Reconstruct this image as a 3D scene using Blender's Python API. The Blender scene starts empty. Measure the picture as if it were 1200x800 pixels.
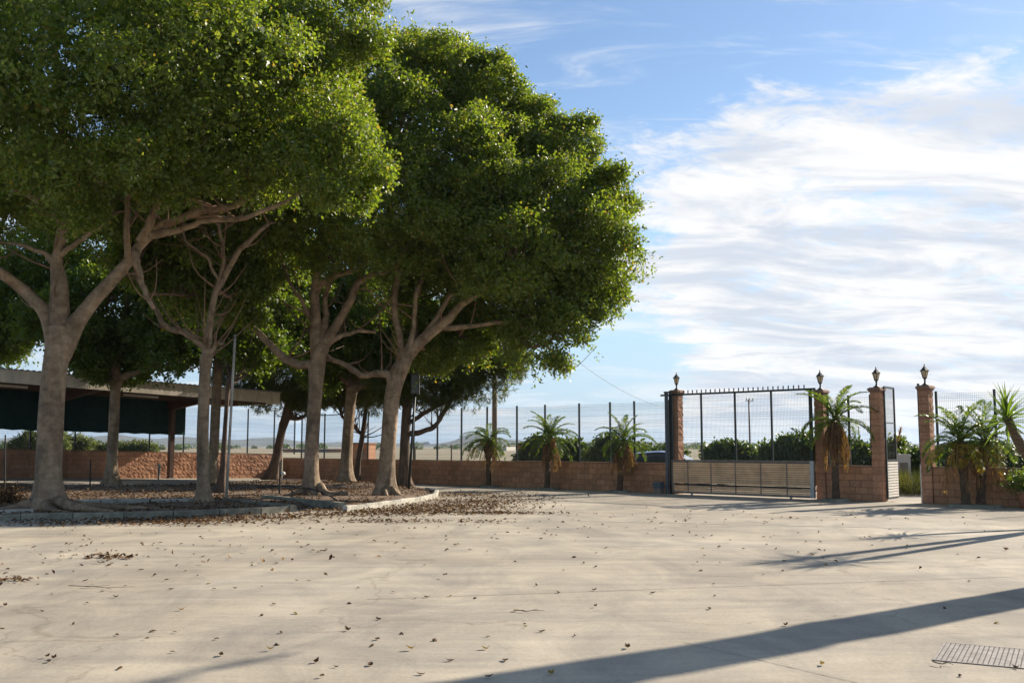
import bpy, bmesh, math, random
import numpy as np
from mathutils import Vector, Matrix

random.seed(7)
rng = np.random.default_rng(11)
S = bpy.context.scene
COL = S.collection
R = math.radians

# ------------------------------------------------------------------ camera
F = 1200.0            # focal length in photo pixels (photo 1200 x 800)
PITCH = math.atan(123 / F)
EYE = 1.6
cam_d = bpy.data.cameras.new('camera')
cam_d.lens = 36.0
cam_d.sensor_width = 36.0
cam_d.clip_end = 20000
cam_d.clip_start = 0.1
cam = bpy.data.objects.new('camera', cam_d)
COL.objects.link(cam)
cam.location = (0, 0, EYE)
cam.rotation_euler = (math.pi / 2 + PITCH, 0, 0)
S.camera = cam

# ------------------------------------------------------------------ light
SUN_AZ, SUN_EL = R(53), R(29)
W = bpy.data.worlds.new('World')
S.world = W
W.use_nodes = True
wt = W.node_tree
for n in list(wt.nodes):
    wt.nodes.remove(n)


def build_world():
    N, Lk = wt.nodes, wt.links

    def nd(t, **k):
        n = N.new(t)
        for a, b in k.items():
            setattr(n, a, b)
        return n

    def math_(op, a, b=None, c=None, clamp=False):
        n = nd('ShaderNodeMath', operation=op, use_clamp=clamp)
        for i, v in enumerate((a, b, c)):
            if v is None:
                continue
            if isinstance(v, (int, float)):
                n.inputs[i].default_value = v
            else:
                Lk.new(v, n.inputs[i])
        return n.outputs[0]

    sky = nd('ShaderNodeTexSky', sky_type='NISHITA')
    sky.sun_disc = False
    sky.sun_elevation = SUN_EL
    sky.sun_rotation = SUN_AZ
    sky.air_density = 1.0
    sky.dust_density = 0.25
    sky.ozone_density = 2.6
    tc = nd('ShaderNodeTexCoord')
    sep = nd('ShaderNodeSeparateXYZ')
    Lk.new(tc.outputs['Generated'], sep.inputs[0])
    dz = math_('MAXIMUM', sep.outputs[2], 0.012)
    dzp = math_('ADD', dz, 0.2)
    px = math_('DIVIDE', sep.outputs[0], dzp)
    py = math_('DIVIDE', sep.outputs[1], dzp)
    cmb = nd('ShaderNodeCombineXYZ')
    Lk.new(px, cmb.inputs[0])
    Lk.new(py, cmb.inputs[1])

    def noise(scale, detail, rough, loc=(0, 0, 0), rot=0.0, sc=(1, 1, 1), dist=0.0):
        mp = nd('ShaderNodeMapping')
        mp.inputs['Location'].default_value = loc
        mp.inputs['Rotation'].default_value = (0, 0, rot)
        mp.inputs['Scale'].default_value = sc
        Lk.new(cmb.outputs[0], mp.inputs[0])
        n = nd('ShaderNodeTexNoise')
        n.inputs['Scale'].default_value = scale
        n.inputs['Detail'].default_value = detail
        n.inputs['Roughness'].default_value = rough
        n.inputs['Distortion'].default_value = dist
        Lk.new(mp.outputs[0], n.inputs['Vector'])
        return n.outputs[0]

    def smooth(v, a, b):
        n = nd('ShaderNodeMapRange', interpolation_type='SMOOTHSTEP')
        n.inputs['From Min'].default_value = a
        n.inputs['From Max'].default_value = b
        Lk.new(v, n.inputs['Value'])
        return n.outputs[0]

    big = noise(1.25, 3, 0.5, (3.1, 1.7, 0))
    med = noise(6.0, 11, 0.66, (8.3, 2.2, 0), R(-24), (0.8, 1.1, 1), 0.5)
    fine = noise(22.0, 9, 0.66, (1.3, 5.2, 0), R(-30), (0.7, 1.1, 1), 0.6)
    # the cloud sheet: beyond a front that runs obliquely across the sky
    edge_a = math_('SUBTRACT', px, math_('MULTIPLY', math_('SUBTRACT', py, 1.25), 0.19))
    edge_b = math_('SUBTRACT', math_('ADD', py, math_('MULTIPLY', px, 0.42)), 1.98)
    jig = math_('MULTIPLY', math_('SUBTRACT', big, 0.5), 0.8)
    ea = math_('ADD', edge_a, jig)
    eb = math_('ADD', edge_b, math_('MULTIPLY', jig, 0.55))
    sheet = math_('MULTIPLY', smooth(ea, -0.18, 0.24), smooth(eb, -0.26, 0.22))
    tex = math_('ADD', math_('MULTIPLY', med, 0.72), math_('MULTIPLY', fine, 0.28))
    # inside the sheet nearly everything is cloud, outside only wisps
    v = math_('ADD', tex, math_('MULTIPLY', math_('SUBTRACT', sheet, 0.55), 0.36))
    dens = smooth(v, 0.43, 0.66)
    wisp_n = noise(3.6, 10, 0.68, (4.4, 9.1, 0), R(24), (0.5, 1.7, 1), 0.8)
    wisp = math_('MULTIPLY', smooth(math_('MULTIPLY', wisp_n, math_('ADD', big, 0.55)), 0.50, 0.80), 0.85)
    # thin cirrus low over the horizon
    low_n = noise(2.0, 9, 0.62, (2.4, 0.1, 0), R(8), (0.5, 1.2, 1), 0.4)
    low = math_('MULTIPLY', smooth(low_n, 0.45, 0.68), smooth(py, 2.3, 3.4))
    dens = math_('MAXIMUM', math_('MAXIMUM', dens, wisp), math_('MULTIPLY', low, 0.75))
    # cloud shading: thicker cores are greyer
    core = noise(3.6, 9, 0.62, (7.7, 3.9, 0), R(-8), (0.6, 1.25, 1), 0.6)
    shade = smooth(core, 0.40, 0.62)
    mixc = nd('ShaderNodeMix', data_type='RGBA')
    Lk.new(math_('MULTIPLY', shade, math_('MULTIPLY', sheet, 0.72)), mixc.inputs[0])
    mixc.inputs[6].default_value = (6.7, 6.65, 6.6, 1)
    mixc.inputs[7].default_value = (3.7, 4.25, 5.2, 1)
    mixs = nd('ShaderNodeMix', data_type='RGBA')
    Lk.new(dens, mixs.inputs[0])
    Lk.new(mixc.outputs[2], mixs.inputs[7])
    # whitish veil of moist air low over the horizon, the same all round
    veil = nd('ShaderNodeMix', data_type='RGBA')
    vf = nd('ShaderNodeMapRange', interpolation_type='SMOOTHSTEP')
    vf.inputs['From Min'].default_value = 0.24
    vf.inputs['From Max'].default_value = -0.02
    vf.inputs['To Max'].default_value = 0.78
    Lk.new(sep.outputs[2], vf.inputs['Value'])
    Lk.new(vf.outputs[0], veil.inputs[0])
    Lk.new(sky.outputs[0], veil.inputs[6])
    veil.inputs[7].default_value = (2.5, 3.7, 5.5, 1)
    Lk.new(veil.outputs[2], mixs.inputs[6])
    bg = nd('ShaderNodeBackground')
    bg.inputs[1].default_value = 0.085
    Lk.new(mixs.outputs[2], bg.inputs[0])
    out = nd('ShaderNodeOutputWorld')
    Lk.new(bg.outputs[0], out.inputs[0])


build_world()
sun_d = bpy.data.lights.new('sun', 'SUN')
sun_d.energy = 4.8
sun_d.angle = R(0.55)
sun_d.color = (1.0, 0.90, 0.76)
sun = bpy.data.objects.new('sun', sun_d)
COL.objects.link(sun)
sdir = Vector((math.sin(SUN_AZ) * math.cos(SUN_EL), math.cos(SUN_AZ) * math.cos(SUN_EL), math.sin(SUN_EL)))
sun.rotation_euler = sdir.to_track_quat('Z', 'Y').to_euler()
sun.location = (30, 20, 40)
S.view_settings.view_transform = 'Standard'
S.view_settings.look = 'None'
S.view_settings.gamma = 1.0
S.view_settings.use_curve_mapping = False
S.view_settings.exposure = 0.85
S.cycles.max_bounces = 7
S.cycles.diffuse_bounces = 3
S.cycles.glossy_bounces = 2
S.cycles.transmission_bounces = 6
S.cycles.transparent_max_bounces = 8
S.cycles.volume_bounces = 0


# ------------------------------------------------------------------ helpers
def ray(px, py):
    u, v = (px - 600) / F, (400 - py) / F
    return np.array((u, math.cos(PITCH) - v * math.sin(PITCH), math.sin(PITCH) + v * math.cos(PITCH)))


def at_y(px, py, Y):
    r = ray(px, py)
    t = Y / r[1]
    return np.array((r[0] * t, Y, EYE + r[2] * t))


def ground(px, py, z=0.0):
    r = ray(px, py)
    t = (z - EYE) / r[2]
    return np.array((r[0] * t, r[1] * t, z))


def on_line(px, py, c, sx=1):
    """point of a pixel ray on the vertical plane sx*X + Y = c"""
    r = ray(px, py)
    t = c / (sx * r[0] + r[1])
    return np.array((r[0] * t, r[1] * t, EYE + r[2] * t))


CW = 41.1             # back wall: X + Y = 41.1
CL = 64.4             # left wall: Y - X = 64.4
Q = math.sqrt(0.5)


def sst(x, a, b):
    t = np.clip((x - a) / (b - a), 0, 1)
    return t * t * (3 - 2 * t)


def g(X, Y):
    a = (CW - (X + Y)) * Q
    b = (X - Y + CL) * Q
    return 0.02 * np.clip(a, 0, 22) * (1 - sst(b, 3, 14))


def link(name, me, parent=None, mat=None):
    o = bpy.data.objects.new(name, me)
    COL.objects.link(o)
    if parent is not None:
        o.parent = parent
    if mat is not None and me is not None:
        if not me.materials:
            me.materials.append(mat)
    return o


def tag(o, label=None, cat=None, group=None, kind=None):
    if label: o['label'] = label
    if cat: o['category'] = cat
    if group: o['group'] = group
    if kind: o['kind'] = kind
    return o


def empty(name, loc, label, cat, group=None, rz=0.0):
    o = bpy.data.objects.new(name, None)
    COL.objects.link(o)
    o.location = [float(c) for c in loc]
    o.rotation_euler = (0, 0, rz)
    o.empty_display_size = 0.2
    return tag(o, label, cat, group)


def copy_tree(o, parent=None):
    c = o.copy()
    COL.objects.link(c)
    c.parent = parent
    for ch in o.children:
        copy_tree(ch, c)
    return c


class MB:
    """collects simple shapes into one mesh"""
    def __init__(self):
        self.v, self.f = [], []

    def add(self, vs, fs):
        k = len(self.v)
        self.v += [tuple(float(c) for c in p) for p in vs]
        self.f += [tuple(i + k for i in q) for q in fs]
        return self

    def box(self, c, s, rz=0.0, taper=1.0):
        cx, cy, cz = c
        hx, hy, hz = s[0] / 2, s[1] / 2, s[2] / 2
        vs = []
        for z, k in ((-hz, 1.0), (hz, taper)):
            for x, y in ((-hx, -hy), (hx, -hy), (hx, hy), (-hx, hy)):
                x *= k; y *= k
                vs.append((cx + x * math.cos(rz) - y * math.sin(rz), cy + x * math.sin(rz) + y * math.cos(rz), cz + z))
        return self.add(vs, [(3, 2, 1, 0), (4, 5, 6, 7), (0, 1, 5, 4), (1, 2, 6, 5), (2, 3, 7, 6), (3, 0, 4, 7)])

    def bar(self, a, b, w, h=None, up=(0, 0, 1)):
        """rectangular bar from a to b"""
        h = h or w
        a, b = Vector(a), Vector(b)
        d = (b - a).normalized()
        u = Vector(up)
        if abs(d.dot(u)) > 0.98:
            u = Vector((1, 0, 0))
        s = d.cross(u).normalized()
        u = s.cross(d)
        vs = []
        for p in (a, b):
            for x, y in ((-w, -h), (w, -h), (w, h), (-w, h)):
                vs.append(p + s * (x / 2) + u * (y / 2))
        return self.add(vs, [(3, 2, 1, 0), (4, 5, 6, 7), (0, 1, 5, 4), (1, 2, 6, 5), (2, 3, 7, 6), (3, 0, 4, 7)])

    def tube(self, pts, rad, sides=8, mod=None, cap=True):
        P = [Vector([float(c) for c in p]) for p in pts]
        n = len(P)
        k = len(self.v)
        prev = None
        for i, p in enumerate(P):
            d = (P[min(i + 1, n - 1)] - P[max(i - 1, 0)])
            if d.length < 1e-6:
                d = Vector((0, 0, 1))
            d.normalize()
            if prev is None:
                u = Vector((1, 0, 0)) if abs(d.x) < 0.8 else Vector((0, 1, 0))
            else:
                u = prev
            u = (u - d * u.dot(d)).normalized()
            prev = u
            w = d.cross(u)
            r = rad[i] if not isinstance(rad, (int, float)) else rad
            for j in range(sides):
                a = 2 * math.pi * j / sides
                rr = r * (mod(i, a, p) if mod else 1.0)
                self.v.append(tuple(p + u * (rr * math.cos(a)) + w * (rr * math.sin(a))))
        for i in range(n - 1):
            for j in range(sides):
                a, b = k + i * sides + j, k + i * sides + (j + 1) % sides
                self.f.append((a, b, b + sides, a + sides))
        if cap:
            self.f.append(tuple(k + j for j in range(sides))[::-1])
            self.f.append(tuple(k + (n - 1) * sides + j for j in range(sides)))
        return self

    def lathe(self, c, prof, sides=12, phase=0.0):
        k = len(self.v)
        for r, z in prof:
            for j in range(sides):
                a = 2 * math.pi * j / sides + phase
                self.v.append((c[0] + r * math.cos(a), c[1] + r * math.sin(a), c[2] + z))
        n = len(prof)
        for i in range(n - 1):
            for j in range(sides):
                a, b = k + i * sides + j, k + i * sides + (j + 1) % sides
                self.f.append((a, b, b + sides, a + sides))
        self.f.append(tuple(k + j for j in range(sides))[::-1])
        self.f.append(tuple(k + (n - 1) * sides + j for j in range(sides)))
        return self

    def mesh(self, name, smooth=False):
        me = bpy.data.meshes.new(name)
        me.from_pydata(self.v, [], self.f)
        if smooth:
            me.polygons.foreach_set('use_smooth', [True] * len(me.polygons))
        me.update()
        return me

    def build(self, name, mat, parent=None, smooth=False):
        return link(name, self.mesh(name, smooth), parent, mat)


def quads_mesh(name, V, smooth=False):
    """V: (n,4,3) array -> n separate quads"""
    n = len(V)
    me = bpy.data.meshes.new(name)
    me.vertices.add(n * 4)
    me.vertices.foreach_set('co', np.ascontiguousarray(V, dtype=np.float32).ravel())
    me.loops.add(n * 4)
    me.loops.foreach_set('vertex_index', np.arange(n * 4, dtype=np.int32))
    me.polygons.add(n)
    me.polygons.foreach_set('loop_start', np.arange(0, n * 4, 4, dtype=np.int32))
    me.update(calc_edges=True)
    return me


def spline(pts, n):
    """Catmull-Rom through points"""
    P = [np.array(p, float) for p in pts]
    P = [2 * P[0] - P[1]] + P + [2 * P[-1] - P[-2]]
    out = []
    segs = len(P) - 3
    for i in range(n):
        t = i / (n - 1) * segs
        k = min(int(t), segs - 1)
        u = t - k
        a, b, c, d = P[k], P[k + 1], P[k + 2], P[k + 3]
        out.append(0.5 * ((2 * b) + (-a + c) * u + (2 * a - 5 * b + 4 * c - d) * u * u + (-a + 3 * b - 3 * c + d) * u ** 3))
    return out


# ------------------------------------------------------------------ materials
def mat_base(name):
    m = bpy.data.materials.new(name)
    m.use_nodes = True
    return m, m.node_tree.nodes, m.node_tree.links, m.node_tree.nodes['Principled BSDF']


def rgba(c):
    return (c[0], c[1], c[2], 1.0)


def mat(name, c1, c2=None, scale=4.0, rough=0.8, detail=6, bump=0.0, bump_scale=None, metallic=0.0,
        stretch=(1, 1, 1), rand=0.0, lo=0.35, hi=0.65, coat=0.0, coords='Object', spec=0.4, stain=0.0, stain_scale=1.3, stain_stretch=(1, 1, 1)):
    m, N, Lk, B = mat_base(name)
    B.inputs['Roughness'].default_value = rough
    B.inputs['Metallic'].default_value = metallic
    B.inputs['Specular IOR Level'].default_value = spec
    if coat:
        B.inputs['Coat Weight'].default_value = coat
    if c2 is None:
        c2 = tuple(c * 0.8 for c in c1)
    tc = N.new('ShaderNodeTexCoord')
    mp = N.new('ShaderNodeMapping')
    mp.inputs['Scale'].default_value = stretch
    Lk.new(tc.outputs[coords], mp.inputs[0])
    vec = mp.outputs[0]
    oi = N.new('ShaderNodeObjectInfo')
    if rand:
        ad = N.new('ShaderNodeVectorMath')
        ad.operation = 'MULTIPLY_ADD'
        ad.inputs[1].default_value = (1, 1, 1)
        cm = N.new('ShaderNodeCombineXYZ')
        mu = N.new('ShaderNodeMath'); mu.operation = 'MULTIPLY'; mu.inputs[1].default_value = 37.0
        Lk.new(oi.outputs['Random'], mu.inputs[0])
        for i in range(3):
            Lk.new(mu.outputs[0], cm.inputs[i])
        Lk.new(vec, ad.inputs[0])
        Lk.new(cm.outputs[0], ad.inputs[2])
        vec = ad.outputs[0]
    nz = N.new('ShaderNodeTexNoise')
    nz.inputs['Scale'].default_value = scale
    nz.inputs['Detail'].default_value = detail
    nz.inputs['Roughness'].default_value = 0.6
    Lk.new(vec, nz.inputs['Vector'])
    rp = N.new('ShaderNodeValToRGB')
    rp.color_ramp.elements[0].position = lo
    rp.color_ramp.elements[1].position = hi
    rp.color_ramp.elements[0].color = rgba(c2)
    rp.color_ramp.elements[1].color = rgba(c1)
    Lk.new(nz.outputs[0], rp.inputs[0])
    colr = rp.outputs[0]
    if rand:
        hs = N.new('ShaderNodeHueSaturation')
        mr = N.new('ShaderNodeMapRange')
        mr.inputs['To Min'].default_value = 1 - rand
        mr.inputs['To Max'].default_value = 1 + rand
        Lk.new(oi.outputs['Random'], mr.inputs[0])
        Lk.new(mr.outputs[0], hs.inputs['Value'])
        Lk.new(colr, hs.inputs['Color'])
        colr = hs.outputs[0]
    if stain:
        geo = N.new('ShaderNodeNewGeometry')
        m2 = N.new('ShaderNodeMapping')
        m2.inputs['Scale'].default_value = stain_stretch
        Lk.new(geo.outputs['Position'], m2.inputs[0])
        sn = N.new('ShaderNodeTexNoise')
        sn.inputs['Scale'].default_value = stain_scale
        sn.inputs['Detail'].default_value = 9
        sn.inputs['Roughness'].default_value = 0.68
        sn.inputs['Distortion'].default_value = 0.5
        Lk.new(m2.outputs[0], sn.inputs['Vector'])
        mr2 = N.new('ShaderNodeMapRange')
        mr2.inputs['From Min'].default_value = 0.36
        mr2.inputs['From Max'].default_value = 0.60
        mr2.inputs['To Min'].default_value = 1 - stain
        mr2.inputs['To Max'].default_value = 1.06
        Lk.new(sn.outputs[0], mr2.inputs[0])
        mm = N.new('ShaderNodeVectorMath'); mm.operation = 'SCALE'
        Lk.new(colr, mm.inputs[0])
        Lk.new(mr2.outputs[0], mm.inputs['Scale'])
        colr = mm.outputs[0]
    Lk.new(colr, B.inputs['Base Color'])
    if bump:
        n2 = N.new('ShaderNodeTexNoise')
        n2.inputs['Scale'].default_value = bump_scale or scale * 4
        n2.inputs['Detail'].default_value = 5
        Lk.new(vec, n2.inputs['Vector'])
        bp = N.new('ShaderNodeBump')
        bp.inputs['Strength'].default_value = bump
        bp.inputs['Distance'].default_value = 0.02
        Lk.new(n2.outputs[0], bp.inputs['Height'])
        Lk.new(bp.outputs[0], B.inputs['Normal'])
    return m


def mat_leaf(name, stops, trans=0.45, rough=0.38, tcol=(2.5, 2.4, 0.65), spec=0.5):
    """leaves: diffuse + translucent, colour picked for each leaf"""
    m, N, Lk, B = mat_base(name)
    geo = N.new('ShaderNodeNewGeometry')
    rp = N.new('ShaderNodeValToRGB')
    el = rp.color_ramp.elements
    while len(el) < len(stops):
        el.new(0.5)
    for e, (p, c) in zip(el, stops):
        e.position = p
        e.color = rgba(c)
    Lk.new(geo.outputs['Random Per Island'], rp.inputs[0])
    B.inputs['Roughness'].default_value = rough
    B.inputs['Specular IOR Level'].default_value = spec
    Lk.new(rp.outputs[0], B.inputs['Base Color'])
    tr = N.new('ShaderNodeBsdfTranslucent')
    mx = N.new('ShaderNodeMix'); mx.data_type = 'RGBA'; mx.blend_type = 'MULTIPLY'
    mx.inputs[0].default_value = 1.0
    Lk.new(rp.outputs[0], mx.inputs[6])
    mx.inputs[7].default_value = rgba(tcol)
    Lk.new(mx.outputs[2], tr.inputs[0])
    ms = N.new('ShaderNodeMixShader')
    ms.inputs[0].default_value = trans
    Lk.new(B.outputs[0], ms.inputs[1])
    Lk.new(tr.outputs[0], ms.inputs[2])
    Lk.new(ms.outputs[0], N['Material Output'].inputs[0])
    return m


def mat_concrete():
    m, N, Lk, B = mat_base('yard_concrete')
    B.inputs['Roughness'].default_value = 0.86
    B.inputs['Specular IOR Level'].default_value = 0.25
    tc = N.new('ShaderNodeTexCoord')

    def nz(scale, detail, rough=0.6, st=(1, 1, 1), rz=0.0, dist=0.0):
        mp = N.new('ShaderNodeMapping')
        mp.inputs['Scale'].default_value = st
        mp.inputs['Rotation'].default_value = (0, 0, rz)
        Lk.new(tc.outputs['Object'], mp.inputs[0])
        n = N.new('ShaderNodeTexNoise')
        n.inputs['Scale'].default_value = scale
        n.inputs['Detail'].default_value = detail
        n.inputs['Roughness'].default_value = rough
        n.inputs['Distortion'].default_value = dist
        Lk.new(mp.outputs[0], n.inputs['Vector'])
        return n.outputs[0]

    def ramp(v, a, b, ca, cb):
        r = N.new('ShaderNodeValToRGB')
        r.color_ramp.elements[0].position = a
        r.color_ramp.elements[1].position = b
        r.color_ramp.elements[0].color = rgba(ca)
        r.color_ramp.elements[1].color = rgba(cb)
        Lk.new(v, r.inputs[0])
        return r.outputs[0]

    def mul(a, b, fac=1.0):
        x = N.new('ShaderNodeMix'); x.data_type = 'RGBA'; x.blend_type = 'MULTIPLY'
        x.inputs[0].default_value = fac
        Lk.new(a, x.inputs[6]); Lk.new(b, x.inputs[7])
        return x.outputs[2]

    base = ramp(nz(0.16, 5, 0.62, dist=0.6), 0.36, 0.66, (0.36, 0.312, 0.245), (0.50, 0.445, 0.36))
    blot = ramp(nz(0.9, 8, 0.68, (1, 0.55, 1), 0.5, 0.8), 0.30, 0.62, (0.66, 0.67, 0.69), (1.08, 1.06, 1.02))
    streak = ramp(nz(0.7, 7, 0.7, (0.35, 2.2, 1), -0.12, 0.5), 0.34, 0.60, (0.80, 0.80, 0.82), (1.05, 1.04, 1.01))
    grain = ramp(nz(28, 6, 0.75), 0.25, 0.72, (0.80, 0.80, 0.80), (1.10, 1.10, 1.10))
    speck = ramp(nz(9, 4, 0.8), 0.60, 0.74, (1, 1, 1), (0.70, 0.67, 0.62))
    c = mul(mul(mul(mul(base, blot), streak), grain), speck)
    # pale cement scrapes
    scr = N.new('ShaderNodeValToRGB')
    scr.color_ramp.elements[0].position = 0.62
    scr.color_ramp.elements[1].position = 0.74
    Lk.new(nz(0.55, 10, 0.74, (0.5, 1.7, 1), 0.9, 1.4), scr.inputs[0])
    mx = N.new('ShaderNodeMix'); mx.data_type = 'RGBA'
    ml = N.new('ShaderNodeMath'); ml.operation = 'MULTIPLY'; ml.inputs[1].default_value = 0.5
    Lk.new(scr.outputs[0], ml.inputs[0])
    Lk.new(ml.outputs[0], mx.inputs[0])
    Lk.new(c, mx.inputs[6])
    mx.inputs[7].default_value = (0.58, 0.53, 0.44, 1)
    # hairline cracks
    vo = N.new('ShaderNodeTexVoronoi')
    vo.feature = 'DISTANCE_TO_EDGE'
    vo.inputs['Scale'].default_value = 0.16
    dn = N.new('ShaderNodeTexNoise'); dn.inputs['Scale'].default_value = 0.8; dn.inputs['Detail'].default_value = 6
    Lk.new(tc.outputs['Object'], dn.inputs['Vector'])
    va = N.new('ShaderNodeVectorMath'); va.operation = 'MULTIPLY_ADD'
    va.inputs[1].default_value = (2.2, 2.2, 0)
    Lk.new(dn.outputs[1], va.inputs[0]); Lk.new(tc.outputs['Object'], va.inputs[2])
    Lk.new(va.outputs[0], vo.inputs['Vector'])
    cr = ramp(vo.outputs['Distance'], 0.0006, 0.0022, (0.72, 0.70, 0.66), (1, 1, 1))
    Lk.new(mul(mx.outputs[2], cr, 0.8), B.inputs['Base Color'])
    bp = N.new('ShaderNodeBump')
    bp.inputs['Strength'].default_value = 0.35
    bp.inputs['Distance'].default_value = 0.012
    Lk.new(nz(14, 8, 0.7), bp.inputs['Height'])
    Lk.new(bp.outputs[0], B.inputs['Normal'])
    return m


M = {}
M['concrete'] = mat_concrete()
M['field'] = mat('field_soil', (0.34, 0.27, 0.18), (0.20, 0.18, 0.10), 0.02, 0.95, 8)
M['soil'] = mat('bed_soil', (0.22, 0.15, 0.095), (0.10, 0.066, 0.042), 2.2, 0.95, 9, 0.7, 20)
M['block'] = mat('brick_block', (0.53, 0.28, 0.155), (0.44, 0.225, 0.12), 9, 0.9, 7, 0.35, 60, rand=0.15, stain=0.28, stain_stretch=(1, 1, .5))
M['rough_block'] = mat('rough_block', (0.54, 0.285, 0.17), (0.40, 0.20, 0.115), 14, 0.92, 7, 0.8, 45, rand=0.13, stain=0.28, stain_stretch=(1, 1, .4))
M['mortar'] = mat('mortar', (0.30, 0.17, 0.11), (0.22, 0.12, 0.08), 8, 0.95)
M['cap'] = mat('pillar_cap', (0.30, 0.17, 0.11), (0.20, 0.11, 0.075), 10, 0.85, 6, 0.3, 40)
M['post'] = mat('green_post', (0.018, 0.030, 0.027), (0.012, 0.020, 0.018), 6, 0.45)
M['wire'] = mat('green_wire', (0.05, 0.075, 0.07), (0.04, 0.06, 0.055), 6, 0.5)
M['steel'] = mat('galvanised_steel', (0.42, 0.43, 0.44), (0.30, 0.31, 0.32), 12, 0.42, metallic=0.75)
M['grey_paint'] = mat('grey_paint', (0.22, 0.185, 0.15), (0.16, 0.13, 0.105), 7, 0.55)
M['bluegrey'] = mat('bluegrey_paint', (0.10, 0.125, 0.14), (0.07, 0.085, 0.095), 5, 0.45)
M['slat'] = mat('cream_slat', (0.88, 0.56, 0.31), (0.76, 0.46, 0.25), 5, 0.5, stretch=(0.3, 0.3, 6), rand=0.08, stain=0.25, stain_scale=2)
M['white_slat'] = mat('white_slat', (0.78, 0.74, 0.66), (0.68, 0.63, 0.55), 6, 0.5)
M['black'] = mat('black_metal', (0.015, 0.015, 0.015), (0.03, 0.026, 0.022), 8, 0.5)
M['lamp_metal'] = mat('lantern_metal', (0.030, 0.032, 0.026), (0.05, 0.042, 0.03), 20, 0.5)
M['bark'] = mat('ficus_bark', (0.40, 0.295, 0.19), (0.19, 0.125, 0.075), 4.2, 0.9, 12, 1.0, 15, stretch=(1, 1, 1.4), lo=0.3, hi=0.7, stain=0.5, stain_scale=2.4, stain_stretch=(1, 1, .35))
M['branch'] = mat('branch_bark', (0.25, 0.16, 0.10), (0.135, 0.08, 0.048), 4, 0.9, 8, 0.6, 22)
M['darkbark'] = mat('pine_bark', (0.15, 0.10, 0.07), (0.06, 0.042, 0.03), 6, 0.95, 9, 1.0, 14, stretch=(1, 1, 0.3))
M['kerb'] = mat('kerb_concrete', (0.31, 0.285, 0.215), (0.19, 0.18, 0.135), 5, 0.9, 8, 0.4, 40, rand=0.12, stain=0.35, stain_scale=2)
M['kerb_pale'] = mat('pale_kerb', (0.52, 0.49, 0.41), (0.38, 0.35, 0.29), 4, 0.9, 8, 0.4, 40, rand=0.12, stain=0.35, stain_scale=2)
M['palm_trunk'] = mat('palm_trunk', (0.17, 0.115, 0.07), (0.06, 0.04, 0.026), 10, 0.95, 7, 1.0, 30, stretch=(1, 1, 2.5))
M['fascia'] = mat('fascia_sheet', (0.76, 0.68, 0.55), (0.66, 0.58, 0.46), 3, 0.55, stain=0.25, stain_scale=1.5, stain_stretch=(1, 1, .3))
M['roof_sheet'] = mat('roof_sheet', (0.55, 0.50, 0.42), (0.42, 0.38, 0.31), 3, 0.5)
M['brown_beam'] = mat('brown_beam', (0.10, 0.052, 0.032), (0.065, 0.035, 0.022), 5, 0.6)
M['net'] = mat('shade_net', (0.015, 0.042, 0.036), (0.010, 0.030, 0.026), 5, 0.95)
M['terracotta'] = mat('terracotta', (0.45, 0.20, 0.12), (0.36, 0.15, 0.09), 8, 0.85)
M['rubber'] = mat('rubber', (0.02, 0.02, 0.02), (0.03, 0.03, 0.03), 8, 0.85)
M['hill'] = mat('hill_rock', (0.16, 0.14, 0.10), (0.09, 0.09, 0.06), 0.004, 0.95, 9)
M['plaster'] = mat('pale_plaster', (0.6, 0.57, 0.5), (0.48, 0.45, 0.4), 2, 0.9)
M['fruit'] = mat('palm_fruit', (0.50, 0.14, 0.025), (0.36, 0.085, 0.015), 14, 0.6, rand=0.1)
M['straw'] = mat('dry_grass', (0.34, 0.27, 0.13), (0.20, 0.17, 0.08), 4, 0.95)
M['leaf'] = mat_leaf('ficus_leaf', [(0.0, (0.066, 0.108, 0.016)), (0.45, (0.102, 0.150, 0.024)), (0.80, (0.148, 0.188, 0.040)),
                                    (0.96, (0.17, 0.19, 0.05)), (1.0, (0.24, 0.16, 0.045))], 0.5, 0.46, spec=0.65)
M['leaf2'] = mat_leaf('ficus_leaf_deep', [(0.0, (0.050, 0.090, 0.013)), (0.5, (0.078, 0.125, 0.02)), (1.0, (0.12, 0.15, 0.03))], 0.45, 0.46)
M['needle'] = mat_leaf('pine_needle', [(0.0, (0.04, 0.065, 0.014)), (0.6, (0.075, 0.10, 0.02)), (1.0, (0.12, 0.11, 0.03))], 0.3, 0.5)
M['shrub'] = mat_leaf('shrub_leaf', [(0.0, (0.03, 0.055, 0.014)), (0.6, (0.055, 0.09, 0.02)), (1.0, (0.10, 0.13, 0.035))], 0.35, 0.45)
M['olive'] = mat_leaf('olive_shrub_leaf', [(0.0, (0.06, 0.085, 0.035)), (0.6, (0.10, 0.13, 0.055)), (1.0, (0.16, 0.17, 0.08))], 0.3, 0.5)
M['frond'] = mat_leaf('palm_frond', [(0.0, (0.06, 0.11, 0.02)), (0.7, (0.10, 0.155, 0.03)), (1.0, (0.18, 0.19, 0.04))], 0.4, 0.34)
M['yellow_frond'] = mat_leaf('yellow_frond', [(0.0, (0.16, 0.15, 0.03)), (0.6, (0.34, 0.25, 0.04)), (1.0, (0.45, 0.30, 0.05))], 0.4, 0.45)
M['dead_frond'] = mat_leaf('dead_frond', [(0.0, (0.14, 0.075, 0.04)), (0.7, (0.24, 0.14, 0.075)), (1.0, (0.36, 0.24, 0.13))], 0.25, 0.8)
M['litter'] = mat_leaf('leaf_litter', [(0.0, (0.055, 0.028, 0.014)), (0.5, (0.12, 0.065, 0.03)), (0.85, (0.20, 0.115, 0.05)), (1.0, (0.30, 0.20, 0.08))],
                       0.12, 0.75, (1, 0.8, 0.5), 0.2)
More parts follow.
